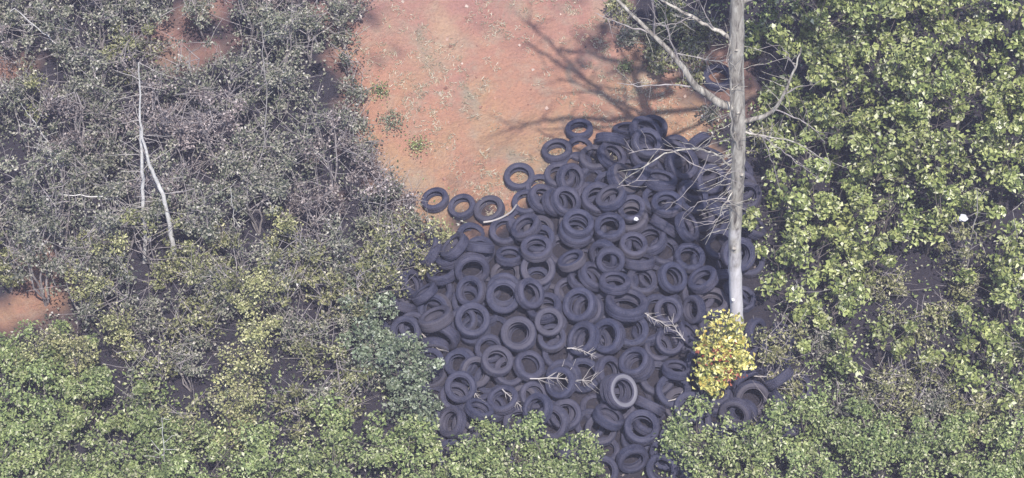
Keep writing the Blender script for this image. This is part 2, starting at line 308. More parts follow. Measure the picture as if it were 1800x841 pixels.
# resting places of the tyres: kind, traced index, location, rotation
TYRES = [
 (0, -1, 3.078, -0.68, 0.405, 0.965, 0.128, 0.034, 0.225),
 (0, -1, 2.458, -4.58, -0.69, 0.395, 0.028, 0.132, -0.909),
 (0, -1, 3.189, -4.589, -0.693, 0.517, 0.119, 0.094, -0.842),
 (2, -1, 5.308, -3.4, -0.489, 0.404, 0.044, 0.118, -0.906),
 (0, -1, 3.497, -2.485, -0.118, 0.403, 0.152, -0.063, 0.9),
 (0, -1, -0.303, -4.647, -0.778, 0.624, 0.117, -0.056, 0.77),
 (1, -1, 0.221, -3.768, -0.453, 0.128, 0.0, -0.235, 0.963),
 (0, -1, -1.205, -3.779, -0.565, 0.024, -0.055, 0.125, -0.99),
 (0, -1, 3.222, 0.678, 0.583, 0.994, 0.001, 0.108, 0.028),
 (0, -1, -2.385, -1.844, -0.291, 0.006, 0.313, 0.947, 0.07),
 (1, -1, 1.863, -1.999, 0.268, 0.423, 0.053, 0.148, -0.893),
 (0, -1, 0.913, -2.944, -0.055, 0.582, 0.09, 0.173, -0.79),
 (0, -1, 0.174, -2.582, 0.043, 0.88, 0.132, -0.126, 0.439),
 (0, -1, 2.226, -1.435, 0.379, 0.305, -0.045, 0.12, -0.944),
 (1, -1, 0.506, -1.406, 0.373, 0.692, 0.106, -0.102, 0.707),
 (2, -1, 1.055, -5.281, -0.87, 0.833, 0.074, -0.104, 0.538),
 (1, -1, 2.093, -0.689, 0.497, 0.285, 0.029, -0.035, 0.958),
 (2, -1, 2.095, -3.921, -0.467, 0.653, 0.11, 0.156, -0.733),
 (0, -1, 0.939, -4.068, -0.505, 0.54, 0.06, -0.164, 0.824),
 (1, -1, 4.639, -1.515, -0.087, 0.953, 0.095, 0.042, 0.284),
 (2, -1, 1.408, -3.404, -0.135, 0.227, 0.068, -0.308, 0.922),
 (2, -1, 4.038, -3.745, -0.493, 0.967, 0.074, 0.027, 0.243),
 (0, -1, -1.006, -2.977, -0.318, 0.254, -0.047, -0.186, 0.948),
 (1, -1, 1.227, -0.179, 0.651, 0.356, -0.003, 0.065, -0.932),
 (0, -1, -0.892, -1.747, 0.122, 0.861, 0.203, -0.041, -0.465),
 (2, -1, 3.736, -1.57, 0.101, 0.432, 0.174, -0.079, 0.881),
 (0, -1, 2.651, 1.848, 0.7, 0.993, -0.059, 0.076, 0.061),
 (0, -1, 1.996, 0.794, 0.752, 0.981, 0.072, 0.027, -0.177),
 (2, -1, 3.336, -3.906, -0.467, 0.597, 0.121, -0.131, 0.782),
 (0, -1, 3.925, -0.826, 0.229, 0.359, -0.091, 0.14, -0.918),
 (1, -1, 1.834, -4.818, -0.748, 0.897, 0.072, -0.048, 0.434),
 (2, -1, 2.876, -3.403, -0.265, 0.86, 0.149, 0.099, -0.478),
 (2, -1, 1.022, -0.798, 0.568, 0.175, 0.028, -0.118, 0.977),
 (2, -1, 4.558, -0.05, 0.182, 0.741, -0.027, 0.144, -0.655),
 (2, -1, 4.642, 1.435, 0.383, 0.994, 0.102, 0.032, -0.024),
 (0, -1, 1.7, 1.495, 0.793, 0.248, 0.015, -0.022, 0.968),
 (1, -1, 4.409, -2.938, -0.413, 0.596, 0.029, 0.112, -0.795),
 (0, -1, 0.55, -0.307, 0.631, 0.003, -0.068, -0.11, 0.992),
 (0, -1, 4.247, 0.58, 0.275, 0.47, -0.081, 0.092, -0.874),
 (0, -1, 2.33, -2.521, 0.11, 0.887, 0.147, -0.054, 0.435),
 (0, -1, 2.459, 0.212, 0.627, 0.945, 0.086, -0.023, 0.315),
 (0, -1, -1.109, -4.604, -0.712, 0.47, 0.038, -0.038, 0.881),
 (0, -1, -1.739, -0.562, 0.113, 0.658, -0.038, -0.161, 0.734),
 (0, -1, -0.656, -4.119, -0.646, 0.041, -0.636, -0.766, -0.082),
 (1, -1, 5.001, -2.829, -0.394, 0.288, -0.005, -0.094, 0.953),
 (0, -1, 5.387, -4.378, -0.7, 0.878, 0.071, -0.043, 0.472),
 (0, -1, -1.971, -2.342, -0.305, 0.323, 0.064, 0.071, -0.941),
 (0, -1, 4.831, -0.671, 0.071, 0.916, 0.165, 0.052, -0.361),
 (0, -1, -0.665, -0.664, 0.409, 0.949, 0.087, -0.085, -0.291),
 (0, -1, 3.796, -3.121, -0.348, 0.962, 0.151, 0.086, 0.21),
 (0, -1, 1.76, 0.199, 0.673, 0.211, -0.028, 0.09, -0.973),
 (2, -1, 2.907, -2.051, 0.188, 0.597, 0.189, -0.024, 0.779),
 (0, -1, -0.12, -1.257, 0.355, 0.286, 0.078, 0.06, -0.953),
 (1, -1, 4.572, -4.617, -0.709, 0.551, 0.007, 0.091, -0.829),
 (2, -1, -1.554, -1.892, 0.028, 0.772, 0.162, -0.352, 0.504),
 (1, -1, 1.132, -1.653, 0.332, 0.96, 0.127, -0.024, -0.247),
 (2, -1, 4.746, -3.802, -0.38, 0.136, 0.137, -0.408, 0.893),
 (0, -1, 0.787, -2.295, 0.153, 0.834, 0.079, -0.098, 0.537),
 (2, -1, 3.786, 0.13, 0.524, 0.961, -0.088, 0.057, 0.255),
 (0, -1, -1.408, -1.114, 0.251, 0.207, -0.136, 0.114, 0.962),
 (0, -1, -0.743, -2.354, -0.034, 0.869, 0.065, -0.208, 0.445),
 (1, -1, 2.753, 1.145, 0.693, 0.604, -0.081, 0.095, -0.787),
 (1, -1, -1.591, -3.165, -0.464, 0.331, -0.011, -0.076, 0.941),
 (0, -1, -0.141, -0.267, 0.565, 0.644, 0.116, 0.059, -0.754),
 (2, -1, 3.931, 1.459, 0.463, 0.998, 0.028, 0.05, 0.034),
 (1, -1, 2.82, -1.288, 0.302, 0.755, 0.107, -0.003, 0.647),
 (1, -1, 4.127, -2.062, -0.139, 0.926, 0.098, 0.096, -0.35),
 (0, -1, -0.438, -3.333, -0.377, 0.593, 0.044, -0.216, 0.775),
 (1, -1, 0.285, 0.354, 0.721, 0.144, 0.032, 0.076, -0.986),
 (0, -1, 0.371, -4.331, -0.67, 0.445, 0.126, 0.122, -0.878),
 (0, -1, 3.239, 1.503, 0.57, 0.194, -0.145, 0.026, -0.97),
 (2, -1, 3.914, -4.615, -0.643, 0.484, 0.055, 0.093, -0.868),
 (2, -1, 1.634, -2.747, 0.035, 0.486, 0.072, -0.176, 0.853),
 (1, -1, -2.473, -0.91, -0.149, 0.681, -0.059, -0.118, 0.721),
 (0, -1, 1.54, -4.295, -0.589, 0.716, 0.114, 0.141, -0.673),
 (1, -1, 0.793, -2.767, 0.236, 0.723, 0.072, -0.121, 0.677),
 (0, -1, 5.436, -4.754, -0.643, 0.827, 0.285, 0.191, -0.446),
 (1, -1, 3.288, -2.025, 0.234, 0.818, -0.121, 0.507, -0.245),
 (2, -1, 5.038, -4.266, -0.443, 0.397, 0.838, 0.214, 0.307),
 (0, -1, 0.561, -0.68, 0.785, 0.921, 0.043, -0.12, 0.369),
 (0, -1, 0.141, -4.325, -0.474, 0.961, 0.174, -0.018, -0.214),
 (1, -1, -2.441, -1.319, -0.033, 0.462, 0.57, -0.227, 0.641),
 (0, -1, 1.912, -3.384, -0.053, 0.873, 0.293, 0.308, 0.239),
 (2, -1, 2.791, -0.549, 0.616, 0.611, -0.104, -0.085, 0.78),
 (2, -1, 3.183, -3.787, -0.158, 0.959, 0.169, 0.057, -0.222),
 (2, -1, -1.381, -2.501, -0.013, 0.485, 0.231, -0.689, 0.486),
 (2, -1, 2.364, -2.628, 0.3, 0.569, 0.124, -0.126, 0.803),
 (0, -1, -1.467, -1.448, 0.032, 0.953, 0.051, -0.215, 0.206),
 (0, -1, -1.128, -3.795, -0.365, 0.061, -0.076, 0.113, -0.989),
 (2, -1, -0.158, -1.688, 0.411, 0.527, 0.211, 0.198, -0.799),
 (1, -1, -1.07, -3.098, -0.165, 0.701, 0.041, -0.149, 0.696),
 (2, -1, 4.009, -1.904, 0.273, 0.721, -0.019, -0.02, -0.692),
 (0, -1, 4.496, -1.66, 0.261, 0.202, 0.368, 0.253, 0.871),
 (0, -1, 3.581, -0.915, 0.501, 0.98, 0.114, 0.057, 0.151),
 (1, -1, -0.458, -2.809, -0.043, 0.019, -0.016, 0.401, -0.916),
 (2, -1, 1.17, -5.027, -0.578, 0.313, 0.327, -0.851, 0.267),
 (0, -1, 4.599, -3.416, -0.285, 0.571, -0.645, 0.082, 0.502),
 (1, -1, 1.4, -1.489, 0.508, 0.814, -0.118, 0.111, -0.557),
 (1, -1, 3.667, 0.681, 0.696, 0.769, 0.043, 0.178, 0.613),
 (0, -1, 2.356, -5.111, -0.596, 0.579, 0.343, 0.541, -0.504),
 (0, -1, 4.716, 1.064, 0.452, 0.623, 0.359, -0.245, 0.651),
 (1, -1, 0.426, -3.807, -0.28, 0.923, 0.151, 0.177, -0.307),
 (2, -1, -1.239, -0.797, 0.492, 0.922, 0.031, -0.2, -0.33),
 (1, -1, 2.73, 1.436, 0.913, 0.277, -0.109, 0.076, -0.952),
 (1, -1, 2.658, -4.325, -0.501, 0.284, -0.167, -0.027, -0.944),
 (0, -1, 2.099, -0.729, 0.684, 0.822, 0.054, -0.016, 0.566),
 (2, -1, 1.291, -0.505, 0.845, 0.869, 0.013, 0.078, -0.489),
 (0, -1, 2.596, -1.526, 0.51, 0.949, 0.124, 0.057, 0.283),
 (0, -1, 4.541, -0.649, 0.304, 0.975, 0.203, -0.092, -0.017),
 (2, -1, 4.275, -4.805, -0.466, 0.257, -0.03, 0.148, -0.955),
 (0, -1, 2.947, 0.336, 0.824, 0.725, 0.094, -0.003, 0.682),
 (1, -1, 2.905, -2.778, -0.071, 0.27, 0.148, -0.135, 0.942),
 (0, -1, -0.454, -4.97, -0.696, 0.886, 0.304, 0.055, -0.346),
 (0, -1, 4.003, -3.727, -0.266, 0.436, -0.026, 0.113, -0.892),
 (2, -1, 1.758, 0.288, 0.921, 0.74, 0.104, -0.027, 0.664),
 (0, -1, 3.605, -4.404, -0.374, 0.412, 0.069, 0.074, -0.906),
 (0, -1, 0.111, -2.66, 0.229, 0.782, 0.182, 0.053, -0.594),
 (0, -1, 5.665, -3.537, -0.376, 0.251, -0.226, 0.257, -0.906),
 (0, -1, -0.416, -3.978, -0.453, 0.087, -0.139, -0.013, -0.986),
 (0, -1, 1.532, -2.138, 0.349, 0.532, 0.293, 0.064, -0.792),
 (0, -1, 1.744, -4.522, -0.46, 0.117, 0.005, 0.173, -0.978),
 (1, -1, 4.019, -2.335, 0.018, 0.239, -0.076, 0.08, -0.965),
 (2, -1, 2.252, 0.789, 0.936, 0.053, -0.355, 0.041, -0.933),
 (1, -1, -0.046, -0.904, 0.536, 0.969, -0.153, 0.033, 0.188),
 (0, -1, 2.513, -3.257, -0.053, 0.143, -0.177, -0.08, 0.97),
 (2, -1, 0.52, -1.347, 0.665, 0.099, 0.034, 0.27, -0.957),
 (0, -1, 3.753, -3.151, -0.129, 0.562, 0.006, 0.138, -0.815),
 (2, -1, 3.315, 1.682, 0.754, 0.897, -0.02, 0.179, 0.405),
 (0, -1, -1.674, -3.14, -0.279, 0.505, -0.041, -0.073, 0.859),
 (0, -1, 0.212, -4.936, -0.727, 0.361, 0.02, 0.291, -0.886),
 (2, -1, 1.682, -6.126, -1.011, 0.097, -0.891, -0.437, -0.067),
 (1, -1, -0.98, -2.254, 0.141, 0.743, 0.032, -0.215, 0.633),
 (2, -1, 0.651, -2.111, 0.368, 0.826, -0.1, -0.078, 0.55),
 (1, -1, 3.914, -0.047, 0.317, 0.158, 0.152, 0.009, 0.976),
 (0, -1, -1.182, -4.999, -0.638, 0.74, 0.204, -0.211, 0.606),
 (2, -1, -0.83, -4.462, -0.38, 0.951, 0.153, -0.224, 0.149),
 (1, -1, 0.869, 0.216, 0.903, 0.118, -0.307, 0.165, -0.93),
 (2, -1, 3.058, -4.932, -0.644, 0.4, 0.229, 0.224, -0.859),
 (2, -1, 2.41, -0.138, 0.825, 0.494, -0.011, -0.113, 0.862),
 (2, -1, 1.02, -3.537, -0.028, 0.882, 0.255, -0.303, 0.254),
 (1, -1, -2.277, -3.004, -0.423, 0.077, -0.601, -0.795, -0.043),
 (0, -1, 4.91, 0.124, 0.277, 0.385, -0.32, 0.078, -0.862),
 (2, -1, 5.289, -2.73, -0.225, 0.563, -0.133, 0.094, -0.81),
 (0, -1, 1.057, -4.234, -0.337, 0.173, 0.01, -0.184, 0.968),
 (0, -1, 4.081, 1.117, 0.585, 0.402, -0.016, 0.315, -0.859),
 (0, -1, -2.142, -0.471, 0.135, 0.446, -0.312, -0.19, 0.817),
 (0, -1, 2.054, 1.472, 0.914, 0.206, -0.231, 0.084, -0.947),
 (1, -1, 3.165, -1.334, 0.366, 0.933, 0.046, 0.309, -0.181),
 (0, -1, 4.411, -2.695, -0.219, 0.61, -0.084, -0.054, -0.786),
 (2, -1, -0.806, -1.228, 0.532, 0.662, 0.403, 0.401, -0.488),
 (1, 0, 1.399, 2.337, 0.748, 0.022, 0.042, -0.069, -0.996),
 (1, 1, 2.383, 2.283, 0.79, 0.917, -0.22, 0.038, 0.329),
 (0, 2, 2.933, 2.51, 0.613, 0.688, -0.027, 0.001, -0.725),
 (0, 3, 0.929, 1.722, 0.765, 0.601, 0.024, -0.082, -0.795),
 (0, 4, 0.152, 1.018, 0.758, 0.997, 0.079, -0.025, 0.0),
 (0, 5, 0.972, 1.02, 0.779, 0.943, 0.027, 0.056, -0.326),
 (1, 6, -1.582, 0.834, 0.252, 0.939, -0.035, -0.133, 0.316),
 (1, 7, -1.02, 0.507, 0.418, 0.63, 0.135, -0.038, -0.763),
 (0, 8, -0.46, 0.302, 0.562, 0.959, 0.082, -0.13, -0.239),
 (0, 9, 4.343, 3.827, 0.75, 0.994, 0.052, 0.011, 0.092),
 (1, 10, 3.873, 2.02, 0.664, 0.146, -0.288, 0.699, -0.638),
 (0, 11, 0.624, 0.357, 0.843, 0.945, 0.002, 0.239, -0.225),
 (0, 12, 1.092, 0.154, 1.005, 0.34, 0.246, -0.025, 0.907),
 (0, 13, 1.198, 0.846, 0.911, 0.073, 0.61, -0.679, -0.403),
 (2, 14, -0.164, -1.933, 0.534, 0.44, 0.115, -0.332, 0.826),
 (0, 15, 2.556, -1.166, 0.661, 0.606, -0.198, 0.243, 0.732),
 (0, 16, 1.971, -0.487, 0.949, 0.811, 0.079, 0.012, -0.579),
 (1, 17, -2.031, -1.22, 0.055, 0.349, -0.638, -0.642, 0.243),
 (1, 18, -1.758, -1.648, 0.25, 0.187, 0.898, -0.184, 0.353),
 (0, 19, -0.818, -1.717, 0.416, 0.83, 0.104, -0.334, 0.434),
 (0, 20, 1.622, -1.502, 0.618, 0.143, 0.279, 0.057, 0.948),
 (1, 21, 1.198, -1.25, 0.812, 0.894, -0.208, -0.12, 0.379),
 (3, 22, 2.277, -2.212, 0.599, 0.936, -0.132, 0.002, -0.325),
 (2, 23, 0.131, -2.801, 0.408, 0.316, 0.025, -0.213, 0.924),
 (2, 24, -0.789, -2.383, 0.325, 0.762, 0.185, -0.104, 0.612),
 (0, 25, -0.295, -3.254, 0.123, 0.443, 0.128, -0.081, 0.883),
 (0, 26, -0.732, -3.347, -0.114, 0.193, -0.122, 0.316, -0.921),
 (0, 27, -1.572, -2.751, -0.122, 0.296, 0.339, 0.662, -0.6),
 (0, 28, 2.425, -3.291, 0.132, 0.121, 0.198, 0.034, -0.972),
 (0, 29, 1.896, -4.383, -0.221, 0.836, -0.251, 0.113, -0.475),
 (0, -1, 2.02, -3.846, -0.044, 0.594, 0.351, 0.062, 0.721),
 (0, 31, 1.766, -5.319, -0.741, 0.268, -0.905, 0.326, 0.058),
 (1, 32, 3.131, -2.745, 0.101, 0.972, 0.193, 0.053, 0.125),
 (1, 33, 3.51, -2.587, 0.144, 0.798, -0.319, 0.278, -0.428),
 (1, 34, 3.639, -2.102, 0.317, 0.239, -0.385, -0.365, 0.813),
 (1, 35, 3.25, -3.443, 0.079, 0.922, -0.202, -0.001, -0.33),
 (0, 36, 0.967, -3.766, 0.08, 0.099, 0.275, 0.198, -0.935),
 (0, 37, -0.066, -3.31, -0.158, 0.357, -0.052, 0.176, -0.916),
 (0, 38, -0.172, -3.947, -0.238, 0.949, -0.031, -0.108, 0.295),
 (0, 39, -1.01, -3.746, -0.073, 0.051, 0.113, 0.349, -0.929),
 (0, 40, -1.175, -4.442, -0.304, 0.861, 0.25, -0.292, -0.332),
 (2, 41, 3.025, 0.748, 0.966, 0.177, -0.132, -0.194, -0.956),
 (1, 42, 2.425, -0.077, 1.048, 0.361, 0.137, 0.106, -0.916),
 (0, 43, 2.007, 0.101, 1.175, 0.59, -0.207, -0.073, 0.777),
 (0, 44, 3.084, -0.257, 0.721, 0.862, -0.412, 0.218, -0.201),
 (0, 45, 3.533, -0.405, 0.874, 0.875, -0.069, 0.431, -0.21),
 (2, 46, 2.764, 2.092, 0.968, 0.953, 0.021, 0.219, 0.208),
 (0, 47, 2.035, 1.838, 0.982, 0.017, 0.059, 0.509, 0.859),
 (0, 48, 3.682, 0.386, 0.841, 0.502, 0.052, 0.298, -0.811),
 (0, 49, 4.081, 1.752, 0.629, 0.032, -0.192, -0.293, -0.936),
 (0, 50, 0.287, -0.461, 0.913, 0.578, -0.226, -0.09, 0.779),
 (0, 51, -1.153, -0.883, 0.819, 0.59, 0.192, -0.32, -0.716),
 (1, 52, -0.643, -0.85, 0.75, 0.029, -0.071, -0.388, -0.918),
 (1, 53, 0.734, -2.579, 0.514, 0.769, 0.199, -0.172, 0.583),
 (0, 54, -2.188, -1.649, -0.06, 0.298, 0.942, -0.061, -0.144),
 (0, 55, -2.12, -2.425, 0.014, 0.343, -0.89, 0.3, -0.022),
 (0, 56, 3.219, -1.455, 0.528, 0.607, -0.109, 0.284, -0.734),
 (0, 57, 3.836, -1.511, 0.529, 0.168, 0.875, 0.414, 0.186),
 (0, 58, 4.302, -1.269, 0.277, 0.461, -0.339, 0.464, 0.676),
 (1, 59, 5.474, -2.328, -0.148, 0.946, -0.224, 0.235, 0.016),
 (0, 60, 5.339, -4.011, -0.273, 0.856, -0.326, 0.366, -0.165),
 (0, 61, 5.281, -3.463, -0.13, 0.392, 0.833, 0.344, 0.185),
 (0, 62, 5.393, -4.503, -0.406, 0.832, -0.306, 0.098, 0.452),
 (0, 63, 2.711, -4.066, -0.271, 0.418, -0.414, -0.245, -0.771),
 (0, 64, 3.494, -4.235, -0.105, 0.353, 0.097, -0.194, 0.91),
 (0, 65, 4.267, 0.36, 0.564, 0.055, -0.253, -0.194, -0.946),
 (0, 66, 4.208, -0.571, 0.524, 0.93, 0.235, 0.033, -0.281),
 (0, 67, -1.653, -3.155, -0.066, 0.859, -0.007, -0.098, 0.502),
 (1, 68, -1.989, -2.222, -0.067, 0.823, 0.165, -0.149, 0.523),
 (2, -1, 4.568, -0.868, 0.553, 0.418, 0.04, 0.344, -0.84),
 (2, -1, 0.792, -4.464, -0.284, 0.763, 0.388, -0.013, -0.516),
 (0, -1, 4.461, -5.839, -0.798, 0.479, 0.261, -0.018, 0.838),
 (2, -1, 1.907, -2.827, 0.373, 0.93, 0.18, -0.309, 0.088),
 (2, -1, 0.233, -5.057, -0.55, 0.088, -0.058, 0.288, -0.952),
 (2, -1, -1.514, -2.343, 0.312, 0.367, -0.251, 0.115, 0.888),
 (0, -1, 0.335, -3.243, -0.045, 0.469, -0.111, 0.195, -0.854),
 (1, -1, 2.139, -7.233, -1.246, 0.083, -0.802, 0.584, 0.097),
 (1, -1, 2.441, -0.872, 0.841, 0.792, 0.095, 0.014, 0.602),
 (0, -1, 2.944, -5.294, -0.683, 0.899, 0.414, -0.143, -0.025),
 (1, -1, 4.565, -4.111, -0.432, 0.296, 0.308, 0.493, -0.758),
 (0, -1, 1.33, -0.492, 1.06, 0.771, 0.088, -0.001, 0.63),
 (0, -1, -0.697, -5.987, -0.952, 0.066, -0.995, -0.074, -0.031),
 (1, -1, -0.647, -4.293, -0.091, 0.637, -0.245, -0.002, -0.731),
 (0, -1, 4.399, -3.171, -0.192, 0.449, 0.229, 0.385, -0.773),
 (1, -1, 3.124, -2.236, 0.442, 0.592, 0.325, 0.171, -0.717),
 (1, -1, 1.022, -5.325, -0.68, 0.985, 0.115, -0.052, 0.119),
 (0, -1, 5.67, -0.032, 0.236, 0.009, 0.071, 0.145, 0.987),
 (0, -1, 4.302, -2.54, 0.076, 0.91, 0.077, 0.295, -0.281),
 (0, -1, 4.82, 0.819, 0.437, 0.518, 0.384, -0.31, 0.699),
 (2, -1, 5.901, -7.634, -1.18, 0.069, -0.974, -0.217, -0.013),
 (1, -1, 1.286, -4.781, -0.559, 0.314, 0.287, -0.856, 0.294),
 (2, -1, 2.544, -4.576, -0.301, 0.768, 0.11, 0.103, -0.623),
 (2, -1, 0.135, -6.917, -1.081, 0.794, 0.056, 0.017, -0.605),
 (0, -1, 0.352, -1.98, 0.663, 0.817, -0.007, 0.352, -0.456),
 (2, -1, 3.488, 1.286, 0.886, 0.903, 0.174, 0.29, -0.267),
 (2, -1, 3.625, -5.381, -0.682, 0.137, 0.982, 0.118, -0.056),
 (0, -1, 2.92, -8.817, -1.551, 0.0, 0.235, -0.97, -0.066),
 (1, -1, 4.055, -3.502, -0.032, 0.581, -0.015, 0.106, -0.807),
 (0, -1, 2.768, 1.61, 1.158, 0.655, 0.013, 0.218, -0.724),
 (1, -1, 2.56, 0.749, 1.109, 0.592, -0.331, -0.117, 0.726),
 (0, -1, -2.521, -0.558, 0.113, 0.291, 0.235, -0.091, -0.923),
 (0, -1, 3.204, -4.835, -0.299, 0.962, 0.188, -0.068, 0.184),
 (0, -1, -2.308, -2.996, -0.229, 0.862, 0.046, 0.043, -0.503),
 (1, -1, -1.935, -3.582, -0.335, 0.072, 0.21, 0.523, -0.823),
 (0, -1, 1.857, -1.005, 0.706, 0.314, -0.131, -0.585, 0.737),
 (0, -1, 3.14, 0.08, 1.006, 0.956, -0.02, 0.0, 0.293),
 (2, -1, 5.468, -0.417, 0.035, 0.003, 0.469, 0.878, 0.093),
 (1, -1, 1.975, -1.264, 0.846, 0.463, 0.307, 0.436, -0.708),
 (2, 30, 2.136, -3.984, 0.092, 0.235, -0.925, -0.076, 0.289),
 (0, -1, 0.221, -5.793, -0.969, 0.802, 0.021, 0.097, -0.589),
 (0, -1, -1.696, -4.096, -0.484, 0.672, 0.221, 0.078, -0.703),
 (2, -1, 1.416, -2.882, 0.353, 0.84, -0.065, -0.354, 0.407),
 (2, -1, 1.355, -2.156, 0.52, 0.721, 0.005, -0.303, 0.623),
 (0, -1, 4.395, -4.224, -0.304, 0.189, 0.301, 0.462, -0.813),
 (0, -1, 0.49, -1.076, 0.984, 0.939, -0.031, -0.016, 0.343),
 (0, -1, -1.65, -0.711, 0.451, 0.148, -0.478, 0.013, 0.866),
 (1, -1, 5.746, -5.43, -0.926, 0.053, -0.832, -0.552, -0.023),
 (0, -1, 0.505, -4.301, -0.067, 0.016, -0.311, -0.176, 0.934),
 (0, -1, 4.101, -5.739, -0.928, 0.052, -0.815, -0.568, -0.102),
 (1, -1, 6.918, -6.268, -1.05, 0.596, 0.075, 0.023, -0.799),
 (1, -1, 4.881, -2.333, -0.113, 0.023, -0.731, 0.405, 0.548),
 (0, -1, 2.053, -1.781, 0.753, 0.972, -0.138, 0.057, 0.18),
]


TL = [('the pale bare trunk', 1285, 480), ('the yellow bush', 1235, 620), ('the pale-ringed tyre', 1080, 688), ('the clay bank', 1010, 245), ('the drooping branches', 1190, 290),
      ('the bent pale strip', 885, 385), ('the widest tyre', 1085, 545), ('the cool green bush', 712, 540), ('the dry fronds', 985, 665), ('the left tip', 760, 360), ('the bottom bushes', 940, 770), ('the flat mid-pile tyre', 905, 487), ('the right-hand vines', 1360, 640), ('the white speck', 1118, 385)]
ORD = ['', 'second', 'third', 'fourth', 'fifth', 'sixth', 'seventh', 'eighth', 'ninth', 'tenth', 'eleventh', 'twelfth', 'thirteenth', 'fourteenth', 'fifteenth', 'sixteenth', 'seventeenth', 'eighteenth', 'nineteenth', 'twentieth']
def side_word(dx, dy):
    a = math.degrees(math.atan2(-dy, dx)) % 360
    return ['to the right of', 'to the upper right of', 'above', 'to the upper left of', 'to the left of', 'to the lower left of', 'below', 'to the lower right of'][int((a+22.5)//45) % 8]
def place_labels(items, marks):
    """items: (object, look words, px, py); gives each a label nothing else has"""
    buckets = {}
    for it in items:
        o, look, px, py = it
        m = min(marks, key=lambda q: math.hypot(q[1]-px, q[2]-py))
        buckets.setdefault((m[0], side_word(px-m[1], py-m[2]), look), []).append((math.hypot(px-m[1], py-m[2]), o))
    for (m, s, look), L in buckets.items():
        L.sort(key=lambda q: q[0]); s = s.replace('to the ', '')
        for k, (_, o) in enumerate(L):
            if len(L) == 1: o['label'] = f'{look}, {s} {m}'
            elif k == 0: o['label'] = f'{look}, nearest one {s} {m}'
            else: o['label'] = f'{look}, {ORD[k]} nearest {s} {m}'

SPECIAL = {30: 'tyre with a pale ring on its sidewall, in the lower middle of the pile',
           22: 'widest tyre, lying almost flat below the middle of the pile',
           14: 'tyre lying flat in the middle of the pile, its whole ring and dark hole showing',
           9: 'lone tyre seen beside the fork of the dead tree, clay showing through it',
           6: 'leftmost clay-filled tyre on the edge of the pile', 7: 'small tyre between two clay-filled ones at the left end of the pile',
           8: 'tyre at the clay edge with the bent pale strip across it', 4: 'tyre jutting out over the clay halfway up the left edge of the pile',
           3: 'tyre lying on the clay just below left of the three top-edge tyres', 0: 'leftmost of the three tyres along the top edge of the pile',
           1: 'middle one of the three tyres along the top edge of the pile', 2: 'rightmost of the three tyres along the top edge of the pile'}
SPOT = {30: (1078, 688), 22: (1085, 560), 14: (900, 500), 9: (1258, 133), 6: (771, 352), 7: (815, 358), 8: (860, 365), 4: (913, 308), 3: (980, 265), 0: (1015, 225), 1: (1083, 228), 2: (1142, 228)}
# tyres half sunk in the soil wherever the heap leaves a gap
have = [(t_[2], t_[3]) for t_ in TYRES]
for _ in range(6000):
    qx_, qy_ = random.uniform(705, 1300), random.uniform(265, 790)
    if not bool(inside(np.array(qx_), np.array(qy_), PILE)): continue
    p = at(qx_, qy_)
    if min(math.hypot(p.x-a, p.y-b_) for a, b_ in have) > .37 and math.hypot(p.x-base0.x, p.y-base0.y) > .45:
        have.append((p.x, p.y)); n_ = Vector((random.gauss(0, .14), random.gauss(-.12, .14), 1)).normalized(); q_ = Vector((0, 0, 1)).rotation_difference(n_)
        TYRES.append((random.choice([0, 0, 1]), -2, p.x, p.y, p.z+.03, q_.w, q_.x, q_.y, q_.z))
items = []
for kind, tr, x, y, z, qw, qx, qy, qz in TYRES:
    fx, fy = pix((x, y, z))
    if tr < 0 and (fy < 243 or fy > 870 or (fx > 1322 and fy < 490)): continue
    q = Matrix.LocRotScale(Vector((x, y, z)), __import__('mathutils').Quaternion((qw, qx, qy, qz)), None)
    o = put('tyre', TM[kind][0], None, None, 'tyre', 'old car tyres dumped in a pile')
    o.matrix_world = q
    put('tread', TM[kind][1], o)
    if tr == 30:
        g = Geo(); R, w = KIND[kind]; sgn = 1 if (q.to_quaternion() @ Vector((0, 0, 1))).z > 0 else -1
        g.add(*lathe([(R*.91, sgn*w*.5*1.015), (R*.84, sgn*w*.5*1.065), (R*.80, sgn*w*.5*1.075), (R*.75, sgn*w*.5*1.03), (R*.70, sgn*w*.5*.95)], 44)); put('white_ring', g.mesh('white_ring', [WW], True), o)
    ax = q.to_quaternion() @ Vector((0, 0, 1)); tilt = math.degrees(ax.angle(Vector((0, 0, 1)))); tilt = min(tilt, 180-tilt)
    px, py = pix((x, y, z))
    if tr in SPECIAL and math.hypot(px-SPOT[tr][0], py-SPOT[tr][1]) < 26: o['label'] = SPECIAL[tr]; continue
    look = ('half-sunk tyre' if tr == -2 else 'tyre lying flat' if tilt < 18 else 'slightly tilted tyre' if tilt < 38 else 'steeply leaning tyre' if tilt < 65 else 'tyre standing on edge')
    sz = ['', 'small ', 'large ', 'very large '][kind]
    items.append((o, sz+look, px, py))
place_labels(items, TL)

# ---------- plants ----------
def onplane(px, py, Y):
    d = ray(px, py); s_ = (Y-CAM.y)/d.y; p = CAM+d*s_; return np.array(p)

def crown_points(n, R, H, lo=.3, hi=1.0, shell=.55, lump=.22):
    P = []
    ph = rng.uniform(0, 6.28, 6)
    zc = (lo+hi)/2*H; rz = (hi-lo)/2*H
    while len(P) < n:
        v = rng.normal(size=3); v /= np.linalg.norm(v)
        r = rng.uniform(shell, 1) if rng.random() < .8 else rng.uniform(.1, shell)
        az = math.atan2(v[1], v[0])
        k = 1+lump*(math.sin(2*az+ph[0])+.7*math.sin(3*az+ph[1]+2*v[2])+.5*math.sin(5*az+ph[2]))
        if v[2] < -.35 and rng.random() < .7: continue
        P.append((v[0]*R*r*k, v[1]*R*r*k, zc+v[2]*rz*r*(1+lump*math.sin(3*az+ph[3]))))
    return np.array(P)

